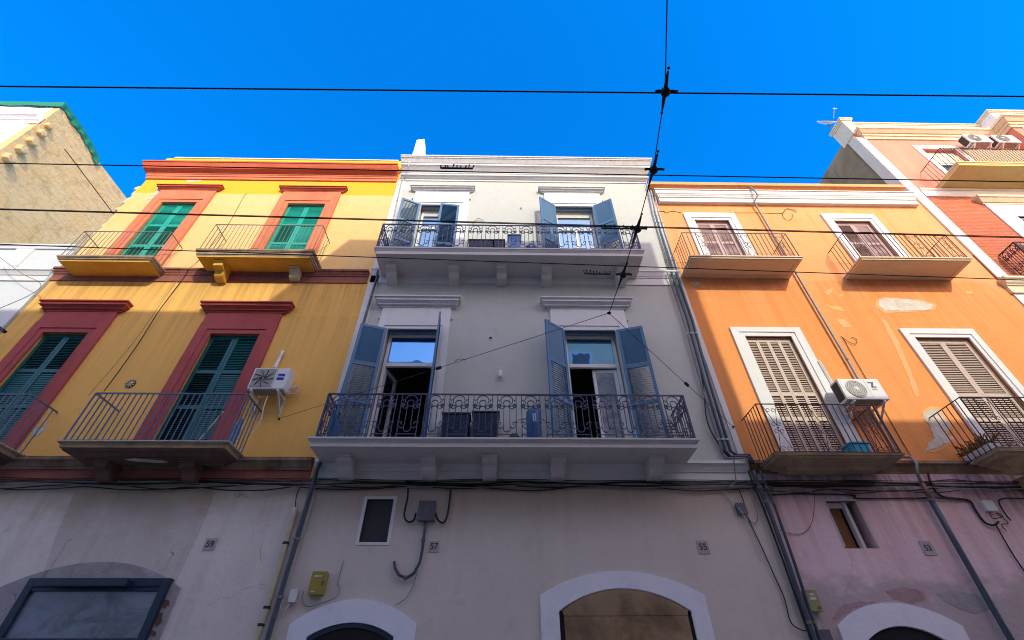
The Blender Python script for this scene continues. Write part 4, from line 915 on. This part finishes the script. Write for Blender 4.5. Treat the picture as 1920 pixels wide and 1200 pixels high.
cable('cable loop left of the dark grey box', [(765,916,-.06),(764,935,-.05),(758,965,-.05),(764,978,-.06),(775,976,-.06),(780,962,-.08)], .018, 'black')
cable('cable loop right of the dark grey box', [(845,918,-.06),(843,940,-.05),(839,966,-.05),(832,980,-.06),(822,976,-.06),(816,962,-.08)], .018, 'black')
pipe('hose', [(797,973,-.07),(797,990,-.06),(794,1010,-.06),(792,1030,-.06),(787,1055,-.06),(776,1075,-.06),(762,1084,-.06),(748,1078,-.06),(741,1066,-.06),(739,1054,-.01)], .026, 'bluepipe', 'grey blue hose hooking from the dark grey box into the wall', 'hose', clamps=(.24,.68), cm='copper', cr=1.5)
cable('black cable from the grey junction down the beige wall', [(1384,915,-.05),(1396,945,-.06),(1402,970,-.03),(1430,1030,-.03),(1452,1080,-.03),(1470,1120,-.03),(1482,1165,-.03),(1500,1180,-.05),(1512,1183,-.07)], .010, 'black')
cable('pale cable looping at the right of the grey junction', [(1380,912,-.06),(1412,918,-.05),(1413,940,-.04),(1420,965,-.03),(1418,980,-.03),(1408,978,-.03),(1400,965,-.04)], .009, 'greycable')
cable('thin black wire drooping left of the mauve window', [(1526,915,-.02),(1527,945,.01),(1522,980,.01),(1505,1000,.01),(1480,1000,.01),(1462,994,.01)], .005, 'black')
cable('black cable along the top of the mauve wall', [(1440,928,.0),(1500,926,.0),(1598,928,.0),(1606,934,.0),(1700,934,.0),(1770,934,-.02),(1815,938,.0)], .014, 'black')
cable('thick black cable swinging down to the pale junction box', [(1740,885,-.12),(1745,905,-.1),(1765,930,.0),(1815,938,.0),(1828,955,.0),(1845,978,.0),(1862,985,-.02),(1872,978,-.05)], .020, 'black')
cable('black cable falling from the pale box to the corner', [(1868,985,.0),(1882,1010,.0),(1905,1048,.0),(1935,1090,.0)], .012, 'black')
cable('tangled wires below the pale junction box', [(1855,960,-.04),(1862,972,-.03),(1880,968,-.05),(1868,962,-.06),(1890,980,-.02),(1878,984,-.04),(1888,996,.0)], .008, 'black')
cable('black cable framing the wall right of the pale box', [(1950,937,.0),(1900,934,.0),(1876,936,.0),(1874,945,.0),(1886,965,.0),(1896,976,.0)], .012, 'black')
cable('thin slanting wire in front of the pale low building', [(-10,475,-.3),(40,512,-.3),(76,532,-.3),(58,552,-.3),(0,578,-.3)], .008, 'railgrey')
cable('white cord from the condenser down to the blue banner', [(502,742,-.3),(494,765,-.45),(488,790,-.55),(470,815,-.60)], .010, 'whitecable')
cable('bent wire pair on the white wall over the upper railing', [(886,420,-.03),(893,411,-.04),(900,410,-.05),(908,416,-.05)], .008, 'green_cable')
pipe('pole', [(785,262,.30),(765,312,-.42)], .022, 'trimwhite', 'white slanting pole at the left end of the white cornice', 'pole')

# ------------------------------------------------------------------ boxes, plates, fixtures
def plate(px, py, w, h, txt, label, m, Y=0.0, sz=.15, rot=0):
    p = P(px, py, Y); t = thing('number_plate', label, 'number plate', (p.x, Y, p.z-h/2), 'house number plates')
    MB().box(p.x-w/2, p.x+w/2, Y-.012, Y, p.z-h/2, p.z+h/2).build('plate', M[m], t)
    text(txt, sz, p.x, p.z, Y-.013, M['ink'], 'numerals', t, .95, .003)
plate(394, 1021, .20, .20, '59', 'grey stone plate numbered 59 on the weathered grey wall', 'marble', .01)
M['plate57'] = paint('weathered_plate', (.50,.45,.42,1), .7, .2)
plate(814, 1025, .18, .18, '57', 'pale plate numbered 57 under the dark grey box', 'plate57', 0)
plate(1318, 1026, .20, .22, '55', 'grey plate numbered 55 above the right of the wide arch', 'marble', 0)
plate(1739, 1028, .22, .24, '53', 'framed plate numbered 53 on the mauve wall', 'marble', .03, .14)
def ebox(name, label, px, py, w, h, d, m, Y=0.0, rot=0, extra=None):
    p = P(px, py, Y-d); t = thing(name, label, 'meter box', (p.x, Y, p.z-h/2), None)
    MB().box(p.x-w/2, p.x+w/2, Y-d*.7, Y-.001, p.z-h/2, p.z+h/2).build('body', M[m], t, bevel=.006)
    MB().box(p.x-w/2-.008, p.x+w/2+.008, Y-d, Y-d*.7-.002, p.z-h/2-.008, p.z+h/2+.012).build('lid', M[m], t, bevel=.008)
    return t, p
t, p = ebox('meter_box', 'ochre metal meter box on the beige wall near the left arch', 595, 1093, .24, .33, .14, 'ochre')
MB().box(p.x+.07, p.x+.11, -.150, -.1405, p.z-.03, p.z+.03).build('latch', M['darkgrey'], t); MB().box(p.x-.07, p.x+.05, -.145, -.1405, p.z+.09, p.z+.115).build('sticker', M['whitecable'], t); MB().box(p.x-.08, p.x-.0, -.145, -.1405, p.z-.135, p.z-.115).build('sticker', M['whitecable'], t)
t, p = ebox('junction_box', 'dark grey junction box above plate 57', 800, 957, .30, .34, .13, 'darkgrey'); t['category'] = 'junction box'
MB().box(p.x-.04, p.x+.04, -.134, -.1305, p.z-.01, p.z+.01).build('badge', M['railgrey'], t)
t, p = ebox('junction_box', 'small slate junction box near the corner pipes', 1391, 953, .17, .19, .08, 'darkgrey'); t['category'] = 'junction box'
t, p = ebox('meter_box', 'olive meter box between the dark pipes and the mauve arch', 1526, 1126, .19, .30, .12, 'olive', .03)
for dz, w, m in ((.09,.07,'whitecable'), (.03,.10,'whitecable')): MB().box(p.x-w/2, p.x+w/2, -.094, -.0905, p.z+dz-.018, p.z+dz+.018).build('sticker', M[m], t)
MB().lathe((p.x+.045, -.0905, p.z-.10), [(.022,0),(.022,.012),(.012,.014)], 'Y', 10).build('lock', M['darkgrey'], t)
t, p = ebox('junction_box', 'pale junction box with tangled wires at the far right', 1857, 948, .20, .18, .08, 'acwhite', .03); t['category'] = 'junction box'
t, p = ebox('junction_box', 'tiny white box on cables left of the ochre box', 549, 1117, .11, .17, .08, 'acwhite'); t['category'] = 'junction box'
t, p = ebox('junction_box', 'broken grey cover at the foot of the dark pipes', 1546, 1191, .22, .14, .06, 'darkgrey', .03); t['category'] = 'junction box'
p = P(938, 702, -.06); t = thing('wall_lamp', 'small white cylinder lamp on the white wall between doors', 'lamp', (p.x, 0, p.z))
MB().lathe((p.x, -.07, p.z-.09), [(.036,0),(.042,.01),(.042,.17),(.036,.18)], 'Z', 14).build('shade', M['acwhite'], t, smooth=True); MB().box(p.x-.02, p.x+.02, -.05, 0, p.z-.03, p.z+.03).build('arm', M['acwhite'], t)
for px, py, r, lab in ((920,634,.055,'round dark vent on the white wall between first floor doors'), (977,391,.05,'round grey vent on the white wall between second floor windows')):
    p = P(px, py, 0); t = thing('wall_vent', lab, 'vent', (p.x, 0, p.z))
    MB().lathe((p.x, 0, p.z), [(r,0),(r,.014),(r*.72,.016)], 'Y', 16).build('ring', M['acwhite'], t); MB().lathe((p.x, -.0165, p.z), [(r*.7,0),(r*.7,.003)], 'Y', 14).build('grille', M['acdark'], t)
mb = MB().lathe(P(1248,588,-.02), [(.03,0),(.03,.03)], 'Y', 8)

# ------------------------------------------------------------------ air conditioners
def condenser(label, x0, x1, z0, z1, yf, yw, kind):
    w, h = x1-x0, z1-z0; t = thing('air_conditioner', label, 'air conditioner', ((x0+x1)/2, yw, z0-.2), 'outdoor air conditioners')
    d = .29
    body = MB().box(x0, x1, yf, yf+d, z0, z1).build('casing', M['acwhite'], t, bevel=.014)
    for a, b in ((x0-.004, x0-.001),): MB().box(a-.002, b, yf+.05, yf+d-.03, z0+.05, z1-.05).build('coil', M['acdark'], t)
    MB().box(x0+.05, x1-.05, yf+.03, yf+d-.03, z0-.012, z0-.002).build('base_pan', M['acgrille'], t)
    cx = x0+w*.34; cz = (z0+z1)/2; r = h*.42
    if kind == 'square':
        g = MB().box(x0+w*.05, x0+w*.63, yf-.012, yf-.001, z0+h*.08, z1-h*.06).build('grille', M['acgrille'], t, bevel=.004)
        mb = MB()
        for k in range(9):
            a = k*2*math.pi/9; q = [(.03, a), (.10, a+.35), (.17, a+.55), (.22, a+.62)]
            mb.tube([(cx+rr*math.cos(b), yf-.020, cz+rr*math.sin(b)) for rr, b in q], .008, 4)
        mb.build('fan_guard', M['acdark'], g)
        lb_ = MB().box(x0+w*.71, x0+w*.90, yf-.006, yf-.001, z0+h*.42, z0+h*.72).build('badge', M['logo_blue'], t)
        text('Haier', h*.135, x0+w*.805, z0+h*.57, yf-.0075, M['acwhite'], 'lettering', lb_, 1, .001)
        MB().box(x0+w*.655, x0+w*.662, yf-.003, yf-.0005, z0+.02, z1-.02).build('seam', M['acgrille'], t)
    else:
        MB().box(x0+w*.05, x0+w*.60, yf-.004, yf-.001, z0+h*.07, z1-h*.07).build('fan_panel', M['acwhite'], t)
        g = MB().lathe((cx, yf-.0045, cz), [(r,0),(r,.006),(r*.94,.008)], 'Y', 32).build('grille', M['acgrille'], t); mb = MB()
        for k in range(5): mb.tube([(cx+r*(.25+.17*k)*math.cos(a*math.pi/14), yf-.018, cz+r*(.25+.17*k)*math.sin(a*math.pi/14)) for a in range(28)], .0045, 4, closed=True)
        for k in range(36):
            a = k*math.pi/18; mb.tube([(cx+r*.18*math.cos(a), yf-.016, cz+r*.18*math.sin(a)), (cx+r*.96*math.cos(a+.25), yf-.016, cz+r*.96*math.sin(a+.25))], .0032, 4)
        mb.build('fan_guard', M['acwhite'] if kind == 'round' else M['acgrille'], g)
        MB().lathe((cx, yf-.016, cz), [(r*.17,0),(r*.17,.012)], 'Y', 16).build('hub', M['acwhite'], g)
        MB().box(x0+w*.635, x0+w*.640, yf-.003, yf-.0005, z0+.04, z1-.03).build('seam', M['acgrille'], t)
        if kind == 'round':
            X, Z, k = x0+w*.775, z0+h*.70, h*.13
            mb = MB().ext([(X-k, Z+k), (X+k*.9, Z+k), (X+k*.15, Z-k*.62), (X+k*1.1, Z-k*.62), (X+k*1.1, Z-k), (X-k*.6, Z-k), (X+k*.1, Z+k*.62), (X-k, Z+k*.62)], yf-.005, yf-.001)
            lg = mb.build('emblem', M['logo_dark'], t)
            mb = MB()
            for q in range(6): mb.box(X-k*.75+q*k*.30, X-k*.55+q*k*.30, yf-.004, yf-.001, Z-k*1.75, Z-k*1.5)
            mb.build('small_lettering', M['logo_dark'], lg)
    for x in (x0+w*.14, x1-w*.14):
        MB().box(x-.018, x+.018, yf-.01, yw, z0-.055, z0-.016).extx([(yf+.02, z0-.056), (yf+.06, z0-.056), (yw, z0-.36), (yw, z0-.41)], x-.014, x+.014).box(x-.018, x+.018, yw-.03, yw-.001, z0-.42, z0-.056).build('wall_bracket', M['acwhite'], t)
    return t
a, b = P(479,690,-.42), P(531,729,-.42); q = P(546,691,-.42); ac = condenser('white air conditioner with blue Haier badge on the yellow wall', a.x, q.x, b.z, a.z, -.42, 0, 'square')
cable('white curved pipe cover rising above the Haier air conditioner', [(515,690,-.12),(522,676,-.06),(527,666,-.05),(530,659,-.03)], .040, 'acwhite', 'pipe cover', name='pipe_cover')
cable('coiled white hoses at the right of the Haier air conditioner', [(546,727,-.30),(556,724,-.16),(561,730,-.12),(552,738,-.14),(540,737,-.2),(545,728,-.2),(558,724,-.06)], .018, 'whitecable', 'hose', name='hose')
a, b = P(1568,710,-.45), P(1668,749,-.45); q = P(1645,711,-.45); condenser('white air conditioner with a dark Z emblem on the orange wall', a.x, q.x, b.z, a.z, -.45, .03, 'round')
cable('straight white pipe cover left of the Z emblem air conditioner', [(1535,677,-.03),(1545,694,-.03),(1560,720,-.03),(1572,740,-.05)], .040, 'acwhite', 'pipe cover', name='pipe_cover')
cable('wrapped white hose under the Z emblem air conditioner', [(1578,752,-.05),(1587,777,-.08),(1600,772,-.20),(1612,768,-.25),(1622,770,-.15),(1630,790,-.03)], .026, 'whitecable', 'hose', name='hose')
condenser('left of the two air conditioners high on the red wall', 17.75, 18.62, 18.06, 18.64, -.45, 0, 'plain')
condenser('right of the two air conditioners high on the red wall', 18.86, 19.72, 18.06, 18.64, -.45, 0, 'plain')

# ------------------------------------------------------------------ things standing on the balconies
def crate(name, label, cat, x0, x1, y0, y1, z0, z1, m, group=None, rim=.02, bevel=.012):
    t = thing(name, label, cat, ((x0+x1)/2, (y0+y1)/2, z0), group); e = (z1-z0)*.04
    MB().add([(x0+e,y0+e,z0),(x1-e,y0+e,z0),(x1-e,y1-e,z0),(x0+e,y1-e,z0),(x0,y0,z1),(x1,y0,z1),(x1,y1,z1),(x0,y1,z1)], [(0,3,2,1),(4,5,6,7),(0,1,5,4),(1,2,6,5),(2,3,7,6),(3,0,4,7)]).build('body', M[m], t, bevel=bevel)
    MB().box(x0-rim, x1+rim, y0-rim, y1+rim, z1+.001, z1+.035).build('rim', M[m], t, bevel=.006)
    return t
FL, FU = 5.536, 11.002
crate('storage_box', 'left navy storage box on the lower white balcony', 'box', -1.28, -.72, -.42, -.08, FL, 6.30, 'planter', 'navy boxes on the lower balcony')
crate('storage_box', 'right navy storage box on the lower white balcony', 'box', -.66, -.12, -.42, -.08, FL, 6.34, 'planter', 'navy boxes on the lower balcony')
t = thing('water_tank', 'petrol blue cylinder tank with white label behind the lower railing', 'tank', (.62, -.45, FL))
MB().lathe((.60,-.42,FL), [(.145,0),(.155,.03),(.155,.78),(.14,.84),(.09,.89),(.03,.90)], 'Z', 20).build('drum', M['tank'], t, smooth=True)
MB().box(.57, .64, -.582, -.574, FL+.52, FL+.70).build('label_sheet', M['acwhite'], t); MB().tube([(.3,-.25,FL+.74),(.45,-.3,FL+.74),(.6,-.36,FL+.74),(.78,-.3,FL+.74),(.84,-.2,FL+.74)], .022, 6).build('inlet_pipe', M['whitecable'], t)
t = thing('pump', 'small dark pump with curved white pipe left of the blue tank', 'pump', (.15, -.35, FL))
MB().lathe((.20,-.35,FL+.02), [(.10,0),(.12,.06),(.12,.24),(.07,.32)], 'Z', 14).build('motor', M['acdark'], t, smooth=True); MB().tube([(-.05,-.4,FL+.06),(.08,-.45,FL+.05),(.28,-.45,FL+.06),(.38,-.42,FL+.16),(.40,-.36,FL+.40),(.36,-.30,FL+.62)], .024, 8).build('outlet_pipe', M['acwhite'], t, smooth=True); MB().ball((.21,-.44,FL+.24), .05, .5, 1.6).build('cap', M['teal'], t)
t = thing('hanging_cloth', 'bright blue cloth hung at the left end of the lower railing', 'cloth', (-3.36,-.45,5.75))
mb = MB(); n_ = 12
for k in range(n_+1):
    y = -.70+.48*k/n_; x = -3.40+.035*math.sin(k*1.9); mb.v += [Vector((x,y,6.24-.01*k)), Vector((x+.02*math.cos(k*2.3),y,6.0)), Vector((x-.02,y,5.72+.03*math.sin(k)))]
for k in range(n_):
    for j in (0,1): mb.f.append([k*3+j, k*3+3+j, k*3+4+j, k*3+1+j])
o = mb.build('fabric', M['tank'], t); sf = o.modifiers.new('thickness','SOLIDIFY'); sf.thickness = .008
t = thing('drying_rack', 'folded dark clothes rack leaning at the right end of the lower railing', 'rack', (3.4,-.4,FL))
mb = MB(); A = Vector((3.30,-.62,FL+.03)); 
for k in range(2): mb.tube([(3.28+.22*k,-.66,FL+.03),(3.34+.20*k,-.12,FL+.80)], .012, 5)
for k in range(8):
    f = k/7; mb.tube([(3.28+.06*f,-.66+.54*f,FL+.03+.77*f),(3.50+.04*f,-.66+.54*f,FL+.03+.77*f)], .007, 4)
mb.build('frame', M['navy'], t)
crate('planter', 'left dark blue trough on the upper white balcony', 'planter', -1.02, -.36, -.70, -.42, FU, P(880,449,-.70).z-.03, 'planter', 'blue troughs on the upper balcony')
crate('planter', 'right dark blue trough on the upper white balcony', 'planter', -.32, -.04, -.70, -.42, FU, P(910,449,-.70).z-.03, 'planter', 'blue troughs on the upper balcony')
crate('storage_box', 'light blue box on the upper white balcony', 'box', .07, .42, -.68, -.40, FU, P(955,440,-.68).z-.03, 'skybox')
t = thing('water_tank', 'squat blue drum with domed lid on the upper white balcony', 'tank', (.70,-.58,FU))
MB().lathe((.70,-.58,FU), [(.17,0),(.18,.03),(.18,.34),(.14,.42),(.05,.47),(.04,.55)], 'Z', 20).build('drum', M['tank'], t, smooth=True)
MB().lathe((.70,-.765,FU+.28), [(.05,0),(.05,.006)], 'Y', 14).build('round_label', M['whitecable'], t)
# yellow balcony
t = thing('blue_banner', 'blue banner with white lettering tied inside the right railing end', 'banner', (-5.27,-.45,5.56))
bx = -5.262
MB().box(bx-.004, bx, -.66, -.40, 5.56, 5.98).box(bx-.012, bx-.0045, -.58, -.46, 5.60, 6.12).build('sheet', M['skybox'], t)
mb = MB()
for j, y in enumerate((-.62,-.52,-.43)):
    for k in range(9):
        z = 5.60+.042*k; y2 = y-.022
        mb.box(bx+.0005, bx+.003, y2, y2+.044, z, z+.008).box(bx+.0005, bx+.003, y2 if k % 2 else y2+.034, y2+.010 if k % 2 else y2+.044, z+.008, z+.026)
mb.build('lettering', M['acwhite'], t)
tag(MB().tube([(-6.15,-.30,5.53),(-5.98,-.12,6.50)], .014, 6).build('broom_handle', M['creampipe']), 'pale broom handle leaning on the green shutters', 'broom')
# orange balconies
crate('storage_box', 'turquoise plastic box on the lower left orange balcony', 'box', 6.82, 7.18, -.55, -.25, 5.352, 5.62, 'turq')
t = thing('planter', 'white trough of dry leaves on the lower right orange balcony', 'planter', (9.5,-.35,5.38))
MB().add([(9.42,-.68,5.385),(9.62,-.68,5.385),(9.62,-.10,5.385),(9.42,-.10,5.385),(9.39,-.72,5.56),(9.65,-.72,5.56),(9.65,-.06,5.56),(9.39,-.06,5.56)], [(0,3,2,1),(4,5,6,7),(0,1,5,4),(1,2,6,5),(2,3,7,6),(3,0,4,7)]).build('trough', M['acwhite'], t, bevel=.01)
mb = MB()
for k in range(150):
    c = Vector((random.gauss(9.54,.05), random.uniform(-.60,-.14), 5.55)); d = Vector((random.gauss(0,.10), random.gauss(0,.10), random.uniform(.06,.24)))
    e = c+d; s_ = Vector((random.uniform(-1,1), random.uniform(-1,1), random.uniform(-.4,.4))).normalized()*.012
    mb.add([c-s_*.5, c+s_*.5, e+s_+Vector((0,0,-.02)), e+d*.3-Vector((0,0,.05)), e-s_], [(0,1,2,3,4)])
mb.build('dry_leaves', M['dry'], t)
t = thing('shopping_bag', 'white and teal striped bag on the lower right orange balcony', 'bag', (10.75,-.5,5.38))
for k, (m, r, z) in enumerate((('acwhite',.17,5.60), ('teal',.19,5.50))):
    mb = MB().ball((10.75,-.55,z), r, .8, .62, 12, 8)
    for v in mb.v: v.x += (v.x-10.75)*.7; v.z += .03*math.sin(v.x*31)+.02*math.sin(v.y*27)
    mb.build(('flap','sack')[k], M[m], t, smooth=True)
# roof of the red building
t = thing('satellite_dish', 'white satellite dish seen edge on at the red roof corner', 'dish', (13.85,.2,20.3))
q = PX(1549, 229, 13.9); mb = MB().lathe((0,0,0), [(.02,-.10),(.16,-.08),(.30,-.03),(.37,.03),(.36,.04),(.28,-.01),(.15,-.055)], 'Z', 22)
rq = Vector((0,0,1)).rotation_difference(Vector((0,-.90,.44)).normalized())
mb.v = [rq @ v + q for v in mb.v]; mb.build('bowl', M['acwhite'], t, smooth=True)
MB().tube([q+Vector((0,0,-.1)), q+Vector((.12,.1,-.3)), Vector((14.1,q.y+.2,20.0))], .025, 6).build('mount', M['railgrey'], t)
t = thing('antenna', 'small rooftop antenna at the red building corner', 'antenna', (14.2,.1,20.5))
a = P(1563,222,.2); b = P(1564,203,.2); MB().tube([a, b], .014, 6).build('mast', M['railgrey'], t); MB().tube([b+Vector((-.07,0,-.05)), b+Vector((0,0,.0)), b+Vector((.09,0,-.07))], .02, 6).build('head', M['acwhite'], t)
tag(MB().tube([P(1900,212,-.5), P(1885,216,-.5)], .09, 8).build('roof_flue', M['acwhite']), 'white flue poking above the far right parapet', 'flue')
tag(MB().tube([P(-14,606,-.3), P(9,622,-.3)], .045, 6).build('bracket_arm', M['black']), 'black bracket arm at the left picture edge', 'bracket')
# flaked plaster round the mauve arch
for pts, m in (([(1660,1108),(1690,1100),(1728,1108),(1738,1120),(1712,1132),(1676,1124)], 'patchpink'), ([(1755,1112),(1790,1108),(1850,1120),(1862,1142),(1830,1150),(1800,1142),(1775,1130)], 'patchgrey'),
               ([(1560,1160),(1572,1138),(1600,1130),(1650,1126),(1600,1140),(1576,1158)], 'patchpink'), ([(1520,1150),(1532,1158),(1546,1172),(1536,1182),(1524,1172)], 'bare')):
    if m == 'patchpink' and m not in M: M[m] = plaster('pink_brown_patch', (.42,.27,.27,1), (.48,.33,.34,1), 2.5, .2, bump=.5)
    blob(0, 0, pts, OY-.002, M[m], ob, t=.003)

for pts in ([(302,1128),(314,1124),(318,1136),(306,1142)], [(292,1148),(306,1148),(304,1166),(294,1176),(288,1164)], [(284,1180),(294,1184),(290,1194),(282,1192)]):
    blob(0, 0, pts, -.027, M['slabdark'], yb, t=.004)

# grime and extra wiring along the ledge
for pts in ([(1436,897),(1500,901),(1560,899),(1640,904),(1636,914),(1580,912),(1530,917),(1470,911),(1438,913)],):
    blob(0, 0, pts, OY-.002, M['slabdark'], ob, t=.003)
for k, (x0, x1, y, sg, Y, r, m, lab) in enumerate(((-40,560,912,7,-.07,.012,'black','slack cable swag along the yellow house ledge'), (200,600,899,3,-.10,.009,'brownwire','rusty brown cable beside the yellow string course'),
        (600,1120,909,6,-.07,.012,'black','slack cable swag below the lower white balcony'), (760,1400,903,5,-.06,.016,'black','heavy cable from under the white balcony to the corner pipes'), (600,1420,914,2,-.05,.007,'greycable','pale thin cable under the white balcony'),
        (1420,1960,901,4,-.08,.013,'brownwire','rusty brown cable over the mauve ground floor'), (1430,1800,918,6,-.05,.008,'black','thin black swag above the mauve window'))):
    n_ = 9; cable(lab, [(x0+(x1-x0)*i/n_, y+sg*math.sin(math.pi*((i*.5*2) % 3)/3)+random.uniform(-1.5,1.5), Y) for i in range(n_+1)], r, m, group='cables along the ground floor band')
cable('two grey wires dropping from the ledge to the grey junction', [(1376,862,-.2),(1378,885,-.12),(1379,902,-.08),(1366,912,-.07),(1352,915,-.06)], .011, 'greycable')
cable('thin pale cable from the ledge past the grey junction', [(1352,915,-.05),(1372,938,-.04),(1392,962,-.09),(1402,985,-.03),(1418,1025,-.03),(1432,1050,-.03)], .008, 'whitecable')
cable('wire drooping along the left of the dark pipes', [(1412,905,-.06),(1428,960,-.04),(1446,1020,-.04),(1462,1085,-.04),(1486,1150,-.04)], .006, 'whitecable')
